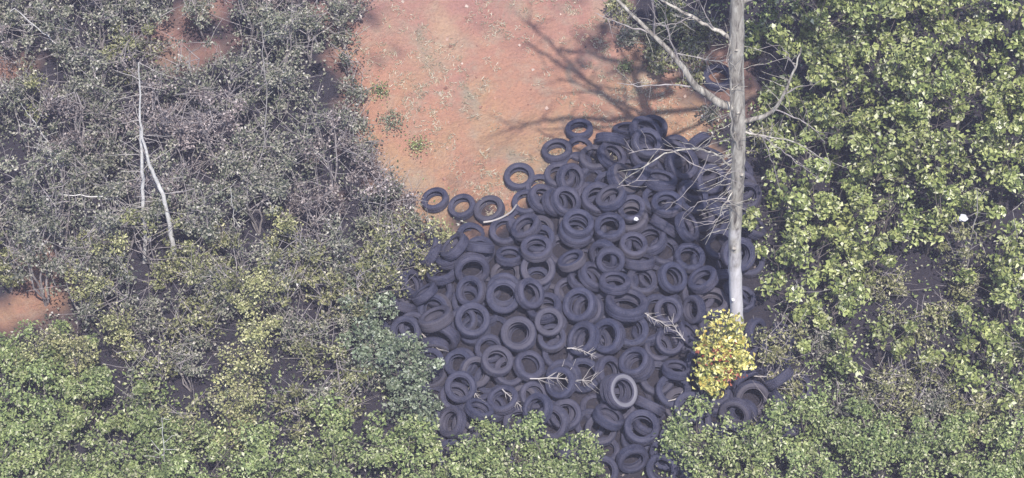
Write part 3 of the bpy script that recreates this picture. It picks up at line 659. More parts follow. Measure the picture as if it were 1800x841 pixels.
SPEC = {  # leaf length, clump radius, leaves per clump, clumps per m2 of crown, twigs per clump, bark
 'leafy': (.120, .23, 66, 4.6, 1, BARK_DULL, 'leafy'),
 'brush': (.070, .24, 66, 8.5, 3, TWIG, 'brush'),
 'olive': (.075, .24, 66, 8.0, 3, TWIG, 'olive'),
 'pink': (.066, .24, 62, 8.0, 4, TWIG, 'pink'),
 'soft': (.082, .26, 92, 8.0, 0, BARK_DULL, 'soft'),
 'lime': (.066, .24, 80, 10.0, 2, BARK_DULL, 'lime'),
 'teal': (.085, .24, 80, 10.0, 0, BARK_DULL, 'teal'),
 'yellow': (.10, .20, 50, 30.0, 0, BARK_DULL, 'yellow'),
}
def plant(name, kind, cat, px, py, R, H, look, group, lo=.25, dens=1.0, lump=.22, extra=None):
    L, rc, nl, cpm, tw, bark, lm = SPEC[kind]
    p = at(px, py, .62*H)
    root = thing(name, (p.x, p.y, float(ground_z(p.x, p.y))-.03), None, cat, group)
    nc = max(6, int(cpm*dens*(2.2*R*R+1.5*R*H*.5)))
    C = crown_points(nc, R, H, lo, 1.0, lump=lump)
    tg = Geo()
    # stem(s)
    ns = 1 if H > 2.6 and kind == 'leafy' else int(rng.integers(2, 5))
    tops = []
    for k in range(ns):
        a = rng.uniform(0, 6.28); s0 = np.array([.012*math.cos(a), .012*math.sin(a), 0])*(ns > 1)
        e = np.array([math.cos(a)*R*.35*(ns > 1), math.sin(a)*R*.35*(ns > 1), H*.72])
        P = wander(s0, e, 7, .045); r0 = .009*H+.007
        tg.tube(P, np.linspace(r0, r0*.35, 7), 6); tops.append(P)
    for c in C:
        P0 = tops[int(rng.integers(len(tops)))]; zt = c[2]-.35*math.hypot(c[0], c[1])-.1
        a = P0[int(np.argmin(abs(P0[:, 2]-zt)))]
        if True:
            tg.tube(wander(a, c, 4, .06), np.linspace(.010, .004, 4), 4)
    if tw:
        for c in C:
            for _ in range(tw):
                d = rng.normal(size=3); d[2] = abs(d[2])*.7+.1; d /= np.linalg.norm(d)
                s_ = c.copy()
                tg.tube(wander(s_, s_+d*rng.uniform(.25, .65), 3, .08), np.linspace(.0075, .0035, 3), 3)
    trunk = put('trunk' if ns == 1 else 'stems', tg.mesh('stems', [bark], True), root)
    m = rng.poisson(nl*rng.uniform(.35, 1.5, nc)); idx = np.repeat(np.arange(nc), m); tot = len(idx)
    crr = rc*rng.uniform(.6, 1.35, nc)
    off = rng.normal(size=(tot, 3)); off /= np.linalg.norm(off, axis=1)[:, None]; off *= (rng.random(tot)**.45)[:, None]*crr[idx][:, None]; off[:, 2] *= .62
    pts = C[idx]+off
    N = rng.normal(size=(tot, 3))*.75+off/crr[idx][:, None]*.6+np.array([0, -.25, .85])
    lg = Geo(); ll = L*rng.uniform(.55, 1.25, tot)
    lg.leaves(pts, N, ll, ll*rng.uniform(.5, .75, tot))
    put('crown' if ns == 1 else 'foliage', lg.mesh('leaves', [LEAF[lm]]), root)
    if extra: extra(root, C, H, R)
    return (root, look, px, py)

vegs = []
def many(name, kind, cat, group, rows, looks, lo=.25, dens=1., lump=.22):
    for k, r in enumerate(rows):
        px, py, R, H = r[:4]
        look = looks(R, H)
        vegs.append(plant(name, kind, cat, px, py, R, H, look, group, lo, dens*(r[4] if len(r) > 4 else 1), lump))

# right: broad-leaved young trees
many('leafy_tree', 'leafy', 'tree', 'leafy young trees right of the dead tree', [
 (1440, 45, 1.15, 4.2), (1545, 60, 1.25, 4.2), (1655, 40, 1.2, 4.0), (1490, 140, 1.15, 3.8), (1610, 165, 1.3, 4.0), (1690, 150, .75, 3.6), (1785, 170, .7, 3.6), (1800, 60, .8, 3.8),
 (1420, 235, .95, 3.0, .7), (1545, 265, 1.15, 3.2), (1660, 275, 1.15, 3.2), (1765, 290, 1.0, 3.2), (1880, 240, 1.3, 3.6), (1900, 80, 1.3, 4), (1560, -60, 1.4, 4), (1700, -70, 1.3, 4), (1430, -60, 1.2, 4), (1820, -60, 1.2, 4)],
 lambda R, H: 'wide broad-leaved green tree' if R > 1.15 else 'narrow broad-leaved green tree' if R < .85 else 'broad-leaved green tree', .2)
many('leafy_bush', 'leafy', 'bush', 'leafy bushes right of the dead tree', [
 (1175, 28, .4, 1.0, .5), (1345, 55, .45, 1.2, .5), (1365, 150, .4, 1.2, .6), (1395, 205, .5, 1.4, .5),
 (1375, 330, .75, 2.0, .8), (1450, 350, .9, 2.2), (1540, 370, .95, 2.2), (1640, 372, .9, 2.2, .8), (1380, 440, .7, 1.6, .8), (1460, 455, .85, 1.8), (1545, 450, .6, 1.6, .8), (1400, 520, .6, 1.5, .8), (1480, 540, .75, 1.6),
 (1755, 440, .9, 2.0, .7), (1790, 530, .9, 2.0, .8), (1740, 590, .65, 1.6, .8), (1560, 610, .7, 1.4, .7), (1660, 640, .7, 1.4, .6), (1760, 670, .9, 1.7, .8), (1480, 620, .65, 1.5, .8), (1880, 430, 1.1, 2.2), (1880, 620, 1.1, 2.2)],
 lambda R, H: 'low broad-leaved green bush' if R > .8 else 'small broad-leaved bush', .12)
# bottom: soft fine-leaved bushes
many('soft_bush', 'soft', 'bush', 'fine-leaved bushes along the bottom of the photo', [
 (1235, 765, .85, 1.7), (1320, 800, .9, 1.7), (1420, 740, .8, 1.5), (1500, 770, .9, 1.6), (1600, 790, .95, 1.6), (1700, 775, .8, 1.5), (1790, 790, 1., 1.7), (1420, 850, 1, 1.8), (1250, 880, 1, 1.8),
 (1560, 870, 1.1, 1.8), (1720, 880, 1.1, 1.8), (1860, 850, 1, 1.8),
 (825, 785, .8, 1.4), (925, 797, .85, 1.5), (1020, 812, .7, 1.4), (870, 780, .5, 1.1), (970, 800, .6, 1.2), (890, 870, 1, 1.6), (1080, 900, .9, 1.6), (760, 850, 1, 1.6), (985, 890, .8, 1.6),
 (690, 790, .9, 1.7), (590, 810, .95, 1.7), (500, 840, .9, 1.7), (400, 820, 1, 1.7), (300, 800, .95, 1.7), (215, 820, .9, 1.7), (110, 800, 1, 1.7), (20, 800, .95, 1.7), (60, 700, .95, 1.7), (150, 700, .85, 1.7), (245, 725, .8, 1.5), (20, 625, .7, 1.5), (110, 630, .7, 1.4), (330, 890, 1, 1.7), (150, 890, 1, 1.7), (640, 900, 1, 1.7), (480, 900, 1, 1.7), (-60, 720, 1, 1.8), (-60, 840, 1, 1.8), (570, 730, .6, 1.3)],
 lambda R, H: 'broad fine-leaved green bush' if R > .88 else 'small fine-leaved green bush', .1)
many('cool_green_bush', 'teal', 'bush', 'cool green bushes beside the tyre pile', [
 (645, 560, .85, 1.6), (700, 650, .8, 1.6), (725, 715, .6, 1.4), (655, 480, .5, 1.3, .5)],
 lambda R, H: 'dense cool green bush' if R > .75 else 'small cool green bush', .1)
many('yellow_green_shrub', 'lime', 'shrub', 'yellow-green shrubs left of the tyre pile', [
 (450, 545, .45, 2.6), (440, 610, .5, 2.5), (430, 670, .5, 2.3), (405, 725, .6, 2.2), (475, 500, .42, 2.2, .8), (180, 430, .5, 2.4, .8), (150, 505, .45, 2.2, .8), (195, 560, .45, 2., .8), (130, 640, .6, 2., .8), (60, 620, .5, 1.9, .8), (10, 470, .3, 1.2), (495, 395, .55, 1.4, .6), (785, 412, .42, 1.0, .6), (380, 400, .4, 1.4, .4), (220, 600, .3, 1.2, .8)],
 lambda R, H: 'slim yellow-green shrub' if R < .46 else 'yellow-green shrub', .1)
# left: dull thin brush
br = []
for gy in range(-90, 520, 74):
    for gx in range(-60, 680, 88):
        x = gx+random.uniform(-24, 24)+(44 if (gy//74) % 2 else 0); y = gy+random.uniform(-20, 20)
        lim = 600 if y < 160 else 625 if y < 270 else 670 if y < 370 else 705
        if x > lim: continue
        if math.hypot(x-315, (y-62)*1.2) < 58 or math.hypot(x-300, (y-530)*.8) < 60: continue
        if x < 120 and y > 445: continue
        br.append((x, y, random.uniform(.6, .95), random.uniform(1.6, 2.8), random.uniform(.6, 1.05)))
for (x, y, R, H) in ((350, 560, .6, 1.4), (330, 640, .65, 1.4), (270, 640, .6, 1.4), (560, 560, .6, 1.3), (590, 640, .55, 1.3), (520, 590, .4, 1.1), (380, 500, .6, 1.5), (530, 480, .6, 1.4), (600, 500, .5, 1.3), (620, 700, .6, 1.3), (240, 560, .4, 1.2), (330, 730, .6, 1.3), (740, 440, .45, .9), (1215, 82, .3, .7), (1110, 55, .3, .7), (1165, 108, .28, .6), (1190, 40, .4, .9), (1250, 62, .3, .7), (1215, 125, .25, .5), (1085, 20, .3, .7), (1340, 245, .5, 1.0), (1150, 85, .22, .5), (1140, 60, .2, .4), (1580, 500, .4, .8), (1660, 540, .35, .7), (1700, 490, .35, .7), (1600, 560, .45, .9), (1530, 500, .35, .7), (1560, 690, .7, 1.3), (1640, 660, .6, 1.2), (1720, 720, .7, 1.3), (1480, 690, .6, 1.2), (1790, 700, .6, 1.3), (1440, 600, .5, 1.1), (520, 560, .5, 1.1), (540, 620, .4, .8), (300, 590, .5, 1.1), (290, 480, .4, .8), (270, 540, .4, .8), (330, 470, .4, .9), (560, 690, .5, 1.1), (520, 720, .5, 1.1), (240, 660, .5, 1.1), (640, 650, .5, 1.2), (100, 590, .35, .9), (680, 400, .5, 1.2), (605, 60, .35, .8), (610, 110, .35, .8), (625, 160, .35, .8), (620, 205, .35, .8), (640, 250, .35, .8), (660, 290, .4, .8), (690, 325, .35, .7), (715, 355, .3, .6), (600, 15, .4, .8), (735, 395, .35, .7), (700, 450, .45, 1.0), (640, 360, .5, 1.2), (1215, 20, .5, 1.1), (1370, 580, .45, .9), (1395, 690, .5, .9), (1350, 770, .4, .8), (1255, 205, .25, .5), (1640, 720, .7, 1.2), (1560, 680, .6, 1.2), (1360, 640, .4, 1.0), (1700, 420, .6, 1.6), (1790, 620, .5, 1.4)):
    br.append((x, y, R, H, .8))
def region(k, r):
    x, y = r[:2]; u = random.random()
    if x < 750 and y > 400 and u < .65: return 'olive'
    if x > 1000: return 'brush' if u < .25 else 'olive'
    if 330 < x < 760 and 250 < y < 520 and u < .5: return 'pink'
    return 'pink' if u < .16 else 'olive' if u < .28 else 'brush'
rg = [region(k, r) for k, r in enumerate(br)]
br = [(r[0], r[1], r[2], r[3], r[4]*(.55 if (560 < r[0] < 720 and 240 < r[1] < 430) or (200 < r[0] < 350 and 420 < r[1] < 600) or random.random() < .15 else 1)) for r in br]
hw = lambda R, H: ('tall' if H > 2.25 else 'low' if H < 1.7 else 'mid-height')
many('brush', 'brush', 'shrub', 'grey-green brush around the clearing', [r for r, q in zip(br, rg) if q == 'brush'], lambda R, H: hw(R, H)+' grey-green brush'+(' with wide crown' if R > .8 else ''), .1)
many('russet_brush', 'pink', 'shrub', 'purple-brown brush around the clearing', [r for r, q in zip(br, rg) if q == 'pink'], lambda R, H: hw(R, H)+' purple-brown brush', .1)
many('olive_brush', 'olive', 'shrub', 'olive brush around the clearing', [r for r, q in zip(br, rg) if q == 'olive'], lambda R, H: hw(R, H)+' olive brush', .1)
VL = [('the twin white stems', 265, 290), ('the upper red patch', 310, 60), ('the pink bank', 40, 540), ('the top left corner', 20, 20), ('the clay slope', 625, 180), ('the tyre pile', 720, 560),
      ('the dark gap', 1640, 520), ('the tree fork', 1300, 180), ('the yellow bush', 1265, 640), ('the top right corner', 1780, 20), ('the bottom right corner', 1780, 830), ('the foot of the pile', 930, 760),
      ('the bottom left corner', 20, 830), ('the dark hollow', 300, 520), ('the lime column', 430, 630), ('the white bag', 1693, 385), ('the bottom middle', 900, 860)]

# yellow bush against the foot of the dead tree
base = at(1300, 582)
def reds(root, C, H, R):
    pts = np.concatenate([rng.normal(size=(40, 3))*[.2, .1, .12]+[-.12, -.3, H*.75], rng.normal(size=(25, 3))*[.12, .08, .14]+[.1, -.42, H*.58]])
    g = Geo(); g.leaves(pts, rng.normal(size=pts.shape)+[0, -.3, .8], .09, .05); put('red_leaves', g.mesh('red_leaves', [LEAF['red']]), root)
_keep = rng; rng = np.random.default_rng(3)
yb = plant('yellow_bush', 'yellow', 'bush', 1268, 622, .52, 2.7, '', None, .03, 1.35, .26, reds)[0]
yb['label'] = 'bright yellow bush with some red leaves at the foot of the dead tree'
del yb; rng = _keep
place_labels(vegs, VL)

# ---------- the dead tree ----------
snag = thing('dead_tree', base, 'tall bare dead tree with a pale straight trunk beside the tyre pile', 'tree')
TY = base.y
def loc(px, py, dy=0.): return onplane(px, py, TY+dy)-np.array(base)
def polyline(pts, sub=4, amp=.012):
    P = np.array(pts); out = []
    for a, b_ in zip(P[:-1], P[1:]):
        for k in range(sub): out.append(a+(b_-a)*k/sub)
    out.append(P[-1]); out = np.array(out)
    for _ in range(2): out[1:-1] = (out[:-2]+2*out[1:-1]+out[2:])/4
    out[1:-1] += rng.normal(size=out[1:-1].shape)*amp
    return out
g = Geo()
tp = [loc(1299, 600), loc(1294, 540), loc(1291, 430), loc(1296, 330), loc(1299, 250), loc(1294, 120), loc(1296, 0), loc(1292, -120), loc(1296, -240), loc(1288, -360)]
P = polyline(tp, 8, .004); n = len(P)
TRUNKP = P
g.tube(P, np.interp(np.arange(n), [0, 3, n*.3, n*.55, n*.75, n-1], [.165, .13, .122, .14, .12, .03]), 20, .03)
# knots and stubs
for (px, py, r) in ((1290, 430, .05), (1303, 300, .045), (1297, 190, .06), (1294, 80, .05), (1288, 520, .04)):
    c = loc(px, py); g.tube([c+[0, -.08, 0], c+[0, -.135, .01], c+[0, -.16, .012]], [r, r*.8, r*.25], 8)
for _ in range(22):
    c = loc(1290, random.uniform(235, 400)); e = c+np.array([-random.uniform(.15, .75), -random.uniform(0, .35), random.uniform(-.35, .25)])
    g.tube(wander(c, e, 5, .08), np.linspace(.008, .003, 5), 4)
for _ in range(22):
    c = loc(1300, random.uniform(60, 300)); e = c+np.array([random.uniform(-.8, .9), -random.uniform(0, .35), random.uniform(-.3, .4)])
    g.tube(wander(c, e, 5, .08), np.linspace(.008, .003, 5), 4)
put('trunk', g.mesh('trunk', [BARK_SNAG], True), snag)
BR = [
 ([(1292, 190), (1262, 182), (1222, 152), (1195, 110), (1150, 62), (1095, 12), (1050, -40)], (0, -.15, -.3, -.4, -.4, -.3, -.2), .085, .016,
  [[(1195, 110), (1178, 70), (1168, 40), (1172, 10)], [(1222, 152), (1170, 148), (1120, 152), (1085, 146)], [(1150, 62), (1100, 45), (1060, 30)], [(1150, 62), (1150, 20), (1140, -20)]]),
 ([(1300, 215), (1335, 207), (1362, 193), (1380, 165), (1398, 120), (1408, 85)], (0, -.1, -.2, -.2, -.1, 0), .05, .012,
  [[(1380, 165), (1405, 150), (1430, 150)], [(1362, 193), (1395, 205), (1430, 225), (1450, 250)], [(1398, 120), (1385, 95), (1370, 80)]]),
 ([(1288, 300), (1262, 270), (1225, 262), (1180, 264), (1135, 290), (1088, 325)], (0, -.15, -.3, -.5, -.6, -.6), .022, .008,
  [[(1180, 264), (1220, 290), (1262, 305)], [(1250, 265), (1235, 300), (1200, 345), (1170, 370)], [(1135, 290), (1120, 318), (1085, 330)], [(1180, 264), (1140, 262), (1105, 270)]]),
 ([(1293, 70), (1255, 52), (1215, 30), (1160, 0), (1100, -30)], (0, .1, .2, .3, .3), .045, .012, [[(1215, 30), (1190, 42), (1150, 45)], [(1255, 52), (1235, 20), (1225, -20)]]),
 ([(1296, 260), (1284, 230), (1284, 170), (1281, 120), (1286, 60)], (-.1, -.22, -.25, -.25, -.2), .022, .008, [[(1284, 170), (1262, 150), (1245, 115)]]),
 ([(1298, 330), (1275, 350), (1262, 385), (1240, 430)], (0, -.2, -.3, -.3), .018, .005, [[(1275, 350), (1240, 350), (1215, 365)], [(1262, 385), (1250, 395), (1225, 392)]]),
 ([(1300, 230), (1340, 240), (1400, 248), (1460, 290)], (0, -.1, -.2, -.2), .022, .006, [[(1340, 240), (1380, 270), (1420, 300)], [(1340, 240), (1360, 290), (1370, 330)]]),
 ([(1295, 10), (1330, -10), (1375, -40), (1430, -90)], (0, 0, -.1, -.1), .06, .02, []),
 ([(1294, -60), (1250, -100), (1190, -150), (1110, -190)], (0, .2, .4, .5), .06, .02, [[(1250, -100), (1230, -150), (1220, -200)], [(1190, -150), (1130, -140), (1060, -150)]]),
 ([(1294, -30), (1240, -50), (1160, -60), (1060, -60)], (0, -.3, -.5, -.5), .05, .015, [[(1160, -60), (1120, -90), (1080, -110)], [(1160, -60), (1110, -40), (1080, -20)]]),
]
for pts, dys, r0, r1, subs in BR:
    g = Geo(); P = polyline([loc(x, y, d) for (x, y), d in zip(pts, dys)], 4, .012); n = len(P)
    g.tube(P, np.linspace(r0, r1, n), 8, .04)
    subm = []
    for s_ in subs:
        tg = Geo(); subm.append(tg)
        x, y = s_[0]; k = min(range(len(pts)), key=lambda q: math.hypot(pts[q][0]-x, pts[q][1]-y)); d = dys[k]
        S = polyline([loc(a, b_, d-.05*i_) for i_, (a, b_) in enumerate(s_)], 4, .01)
        tg.tube(S, np.linspace(max(r1*1.2, .012), .005, len(S)), 5, .04)
        for _ in range(5):
            k2 = int(rng.integers(2, len(S))); e = S[k2]+rng.normal(size=3)*[.25, .15, .2]+[0, 0, .05]
            tg.tube(wander(S[k2], e, 4, .07), np.linspace(.006, .003, 4), 4)
    for _ in range(10):
        k2 = int(rng.integers(n//3, n)); e = P[k2]+rng.normal(size=3)*[.3, .2, .25]+[0, 0, .05]
        g.tube(wander(P[k2], e, 5, .07), np.linspace(.008, .003, 5), 4)
    bo = put('branch', g.mesh('branch', [BARK_SNAG], True), snag)
    for tg in subm: put('twig', tg.mesh('twig', [TWIG], True), bo)
# high limbs above the frame: their shadows reach the clay slope
def over(px, py, h):
    return np.array(at(px, py)+(-TRAVEL)*(h/math.sin(SUN_EL)))-np.array(base)
def limb(pts, r0, r1, root_h=None, subs=()):
    P = [over(x, y, h) for x, y, h in pts]
    if root_h is not None:
        k = int(np.argmin(abs(TRUNKP[:, 2]-root_h))); P = [TRUNKP[k]]+P
    P = polyline(P, 4, .02); g = Geo(); g.tube(P, np.linspace(r0*1.5, r1*1.4, len(P)), 7, .04)
    for _ in range(12):
        q = int(rng.integers(len(P)//3, len(P))); e = P[q]+rng.normal(size=3)*[.5, .5, .35]
        g.tube(wander(P[q], e, 5, .07), np.linspace(.022, .008, 5), 4)
    bo = put('branch', g.mesh('branch', [BARK_SNAG], True), snag)
    return bo
limb([(1165, 214, 11.4), (1110, 205, 11.6), (1060, 212, 12), (1000, 206, 12.2), (940, 214, 12.6), (890, 230, 13)], .075, .02, 10.2)
limb([(1110, 205, 11.6), (1060, 165, 12), (1010, 128, 12.4), (965, 100, 12.8), (925, 75, 13)], .05, .02)
limb([(1110, 205, 11.6), (1096, 160, 12), (1092, 118, 12.2)], .03, .012)
limb([(1190, 165, 12.2), (1140, 125, 12.6), (1080, 106, 12.8), (1030, 92, 13), (980, 88, 13)], .07, .02, 11.6)
limb([(1040, 150, 12.2), (990, 100, 12.6), (950, 60, 13), (915, 30, 13)], .03, .014)
limb([(1160, 90, 13), (1130, 40, 13.4), (1090, 0, 14)], .06, .02, 12.8)
limb([(1250, 120, 12.5), (1300, 80, 13), (1360, 60, 13.5)], .06, .02, 11.8)
limb([(1300, 190, 11.5), (1350, 160, 12), (1390, 150, 12.5)], .05, .02, 10.8)
for x, y, h, r in ((1112, 78, 13, .30), (1150, 52, 13.4, .36), (1195, 60, 13.2, .34), (1228, 98, 12.6, .3), (1262, 62, 13.2, .4), (1345, 145, 12.2, .42), (1352, 70, 13.2, .42), (1240, 20, 13.8, .4)):  # unseen leaf clumps above the frame, added to shade the ground near the trunk
    c = over(x, y, h); n_ = int(1500*r); cc = rng.normal(size=(9, 3))*r*[1.1, .8, .7]; q = c+cc[rng.integers(0, 9, n_)]+rng.normal(size=(n_, 3))*r*.26; g = Geo(); g.leaves(q, rng.normal(size=(n_, 3))+[0, 0, .5], .11, .07)
    put('shade_clump', g.mesh('shade_clump', [LEAF['brush']]), snag)

# ---------- white twin stems on the left ----------
b1 = at(306, 470)
tw = thing('white_stemmed_tree', b1, 'thin bare tree whose two white stems cross, standing in the grey brush', 'tree')
def stem(pts, r0, r1, par, name='stem', off=0., mat=BARK_WHITE, org=b1):
    P = polyline([onplane(x, y, org.y+off)-np.array(org) for x, y in pts], 4, .012); g = Geo()
    g.tube(P, np.linspace(r0, r1, len(P)), 8, .06); return put(name, g.mesh(name, [mat], True), par), P
_, P1 = stem([(312, 475), (300, 410), (290, 350), (270, 310), (255, 265), (246, 215), (246, 150), (243, 110)], .056, .008, tw)
_, P2 = stem([(255, 480), (254, 400), (250, 330), (249, 270), (247, 225)], .046, .026, tw, off=.15)
g = Geo()
for P in (P1, P2):
    for _ in range(26):
        k = int(rng.integers(4, len(P))); e = P[k]+rng.normal(size=3)*[.35, .15, .2]+[0, 0, .12]
        g.tube(wander(P[k], e, 5, .07), np.linspace(.007, .003, 5), 4)
put('twigs', g.mesh('twigs', [STRAW], True), tw)

# bare sticks and stems poking from the brush
def bare(name, pts, r, label, cat, lift=.0, n=6, group=None):
    BARK_WHITE = STRAW if n > 8 else globals()['BARK_WHITE']; r *= .8
    x, y = pts[0]; o0 = at(x, y, lift); o0.z -= lift
    root = thing(name, o0, label, cat, group)
    P = polyline([onplane(a, b_, o0.y-.02*i_)-np.array(o0) for i_, (a, b_) in enumerate(pts)], 4, .012)
    if lift:
        P = np.concatenate([[P[0]*[1, 1, 0]+[0, 0, -.02]], P])
    g = Geo(); g.tube(P, np.linspace(r, r*.4, len(P)), 6, .05); put('stem', g.mesh('stem', [BARK_WHITE], True), root)
    g = Geo()
    for _ in range(n):
        k = int(rng.integers(1, len(P))); e = P[k]+rng.normal(size=3)*[.2, .1, .15]+[0, 0, .1]
        g.tube(wander(P[k], e, 4, .08), np.linspace(r*.35, .003, 4), 4)
    put('twigs', g.mesh('twigs', [BARK_WHITE], True), root)
    return root
bare('bare_sapling', [(215, 370), (200, 350), (160, 345), (120, 342), (80, 345)], .024, 'bent white sapling arching left through the brush, left of the twin white stems', 'sapling', .9)
bare('bare_sapling', [(85, 250), (70, 230), (58, 212), (48, 200)], .02, 'short leaning white stem near the left edge, above the arching sapling', 'sapling', .8)
bare('bare_sapling', [(130, 105), (90, 70), (60, 45), (25, 15)], .022, 'long thin pale stem slanting up to the top left corner', 'sapling', .6)
bare('bare_sapling', [(105, 298), (98, 285), (92, 270)], .02, 'tiny pale stub of stem just above the arching sapling', 'sapling', .6)
bare('bare_sapling', [(470, 300), (466, 240), (470, 170), (462, 90), (460, 40)], .02, 'slender upright grey stem between the twin white stems and the clay', 'sapling', .3, 14)
bare('bare_sapling', [(448, 350), (452, 310), (462, 260), (474, 225)], .018, 'slender pale stem leaning right, foot of the brush left of the clay', 'sapling', .3, 10)
bare('bare_sapling', [(555, 60), (556, 30), (558, 0), (560, -30)], .018, 'straight pale stem at the top edge, left of the clay slope', 'sapling', .3)
bare('bare_sapling', [(410, 430), (412, 380), (405, 330)], .016, 'thin pale stem above the small yellow-green shrub in the lower brush', 'sapling', .3, 8)
bare('bare_sapling', [(1700, 470), (1706, 420), (1720, 370), (1716, 330)], .02, 'bare grey sapling beside the white blotch among the right trees', 'sapling', .3, 16)
bare('bare_sapling', [(1785, 480), (1788, 420), (1780, 370)], .016, 'bare twiggy sapling at the right edge', 'sapling', .3, 14)
bare('bare_sapling', [(290, 840), (288, 790), (284, 735)], .016, 'thin upright stem among the bottom left bushes', 'sapling', .6, 8)
bare('bare_sapling', [(1375, 560), (1390, 520), (1402, 500)], .016, 'short bare stem under the bushes right of the trunk', 'sapling', .2, 14)

# ---------- things lying on the pile ----------
def frond(name, x, y, ang, L, n, label, dz=.62, spread=.8, mat=STRAW, cat='dry branch'):
    p = at(x, y, dz); root = thing(name, p, label, cat)
    d = np.array([math.cos(ang), math.sin(ang), .05])
    g = Geo(); P = wander(-d*L*.5, d*L*.5, 8, .03); g.tube(P, np.linspace(.014, .006, 8), 5); put('stem', g.mesh('stem', [mat], True), root)
    g = Geo()
    for _ in range(n):
        k = int(rng.integers(1, 8)); a = ang+rng.choice([-1, 1])*rng.uniform(.3, spread)
        e = P[k]+np.array([math.cos(a), math.sin(a), rng.uniform(-.15, .35)])*rng.uniform(.12, .38)*L
        g.tube(wander(P[k], e, 4, .06), np.linspace(.007, .003, 4), 3)
    put('twigs', g.mesh('twigs', [mat], True), root)
frond('dry_branch', 985, 668, math.radians(-5), 1.2, 34, 'pale dry branch with hanging twigs lying across the tyres left of the pale-ringed tyre', .66, 1.3)
frond('dry_branch', 1018, 618, math.radians(-20), .5, 22, 'small dry sprig caught in a tyre above the longest dry branch', .7, 1.2)
frond('dry_branch', 830, 685, math.radians(-60), .5, 14, 'dry sprig on the tyres at the lower left of the pile', .6, 1.)
frond('dry_branch', 755, 600, math.radians(-50), .6, 14, 'pale dry sprig where the cool green bush meets the tyres', .5, 1.)
frond('dry_branch', 900, 700, math.radians(-50), .6, 16, 'pale dry twigs near the bottom middle of the pile', .55, 1.)
frond('dry_branch', 1150, 560, math.radians(-40), .8, 22, 'forked dry branch just right of the widest tyre', .7, 1.1)
frond('dry_branch', 1205, 700, math.radians(10), .7, 18, 'dry branch below left of the yellow bush', .6, 1.1)
frond('dry_branch', 1365, 660, math.radians(0), .9, 24, 'dry branch on the tyres right of the trunk', .5, 1.1)
frond('dry_branch', 1190, 580, math.radians(120), .6, 16, 'dry twigs between two leaning tyres above left of the yellow bush', .68, 1.1)
frond('dry_branch', 500, 455, math.radians(20), 1.2, 16, 'dry branch lying in the brush left of the pile', .9, .9)
frond('dry_branch', 1370, 250, math.radians(-30), 1.4, 40, 'tangle of dry twigs right of the trunk under the forked limb', 1.0, 1.4)
frond('dry_branch', 1230, 100, math.radians(-15), 1.2, 30, 'dry twigs above the lone tyre in the fork of the tree', .5, 1.3)
STRIP, t, b = nodes('pale_plastic'); b.inputs['Base Color'].default_value = (.46, .42, .40, 1); b.inputs['Roughness'].default_value = .5
p = at(878, 382, .32)
g = Geo(); P = polyline([onplane(x, y, p.y)-np.array(p) for x, y in ((850, 391), (866, 389), (884, 382), (900, 372), (908, 360))], 4, .0)
o = put('bent_strip', None); bpy.data.objects.remove(o)
g.tube(P, np.linspace(.022, .018, len(P)), 6)
o = put('bent_strip', g.mesh('bent_strip', [STRIP], True), None, 'curved pale strip lying across a tyre at the left edge of the pile', 'strip'); o.location = p
def lump(name, x, y, r, dz, mat, label, cat):
    m = bpy.data.meshes.new(name); bm = bmesh.new(); bmesh.ops.create_icosphere(bm, subdivisions=3, radius=r)
    for v in bm.verts:
        k = 1+.25*math.sin(v.co.x/r*3+1)*math.sin(v.co.y/r*4)+.15*math.sin(v.co.z/r*5+v.co.x/r*2); v.co *= k; v.co.z *= .6
    bm.to_mesh(m); bm.free(); m.materials.append(mat)
    for q in m.polygons: q.use_smooth = True
    o = put(name, m, None, label, cat); o.location = at(x, y, dz)
WHITE, t, b = nodes('white_plastic'); b.inputs['Base Color'].default_value = (.7, .7, .74, 1); b.inputs['Roughness'].default_value = .4
lump('plastic_scrap', 1118, 385, .045, .78, WHITE, 'small white scrap on the tyres above the middle of the pile', 'litter')
lump('plastic_bag', 1693, 383, .085, 1.9, WHITE, 'white crumpled bag caught in the right-hand bushes', 'bag')

# clods and stones on the clay
CLOD, t, b = nodes('clod'); g_ = t.nodes.new('ShaderNodeNewGeometry'); t.links.new(ramp(t, g_.outputs['Random Per Island'], [(0, (.20, .10, .08)), (.7, (.42, .24, .18)), (1, (.55, .46, .40))]), b.inputs['Base Color']); b.inputs['Roughness'].default_value = .95
g = Geo(); kx = rng.uniform(-4.5, 5, 700); ky = rng.uniform(-.5, 12, 700); k = poly_dist(kx, ky, CLAYW) > -.2
cube = np.array([[x, y, z] for z in (-1, 1) for x, y in ((-1, -1), (1, -1), (1, 1), (-1, 1))], float); cq = [[3, 2, 1, 0], [4, 5, 6, 7], [0, 1, 5, 4], [1, 2, 6, 5], [2, 3, 7, 6], [3, 0, 4, 7]]
for x, y in zip(kx[k], ky[k]):
    r = .010+.028*rng.random()**4; M_ = np.array(Euler(rng.uniform(0, 6, 3)).to_matrix())
    g.add((cube*rng.uniform(.55, 1.1, (8, 3))*r) @ M_.T+[x, y, float(ground_z(x, y))+r*.3], cq)
put('clods', g.mesh('clods', [CLOD]), None, 'clods and small stones scattered on the clay slope', 'stones', None, 'stuff')
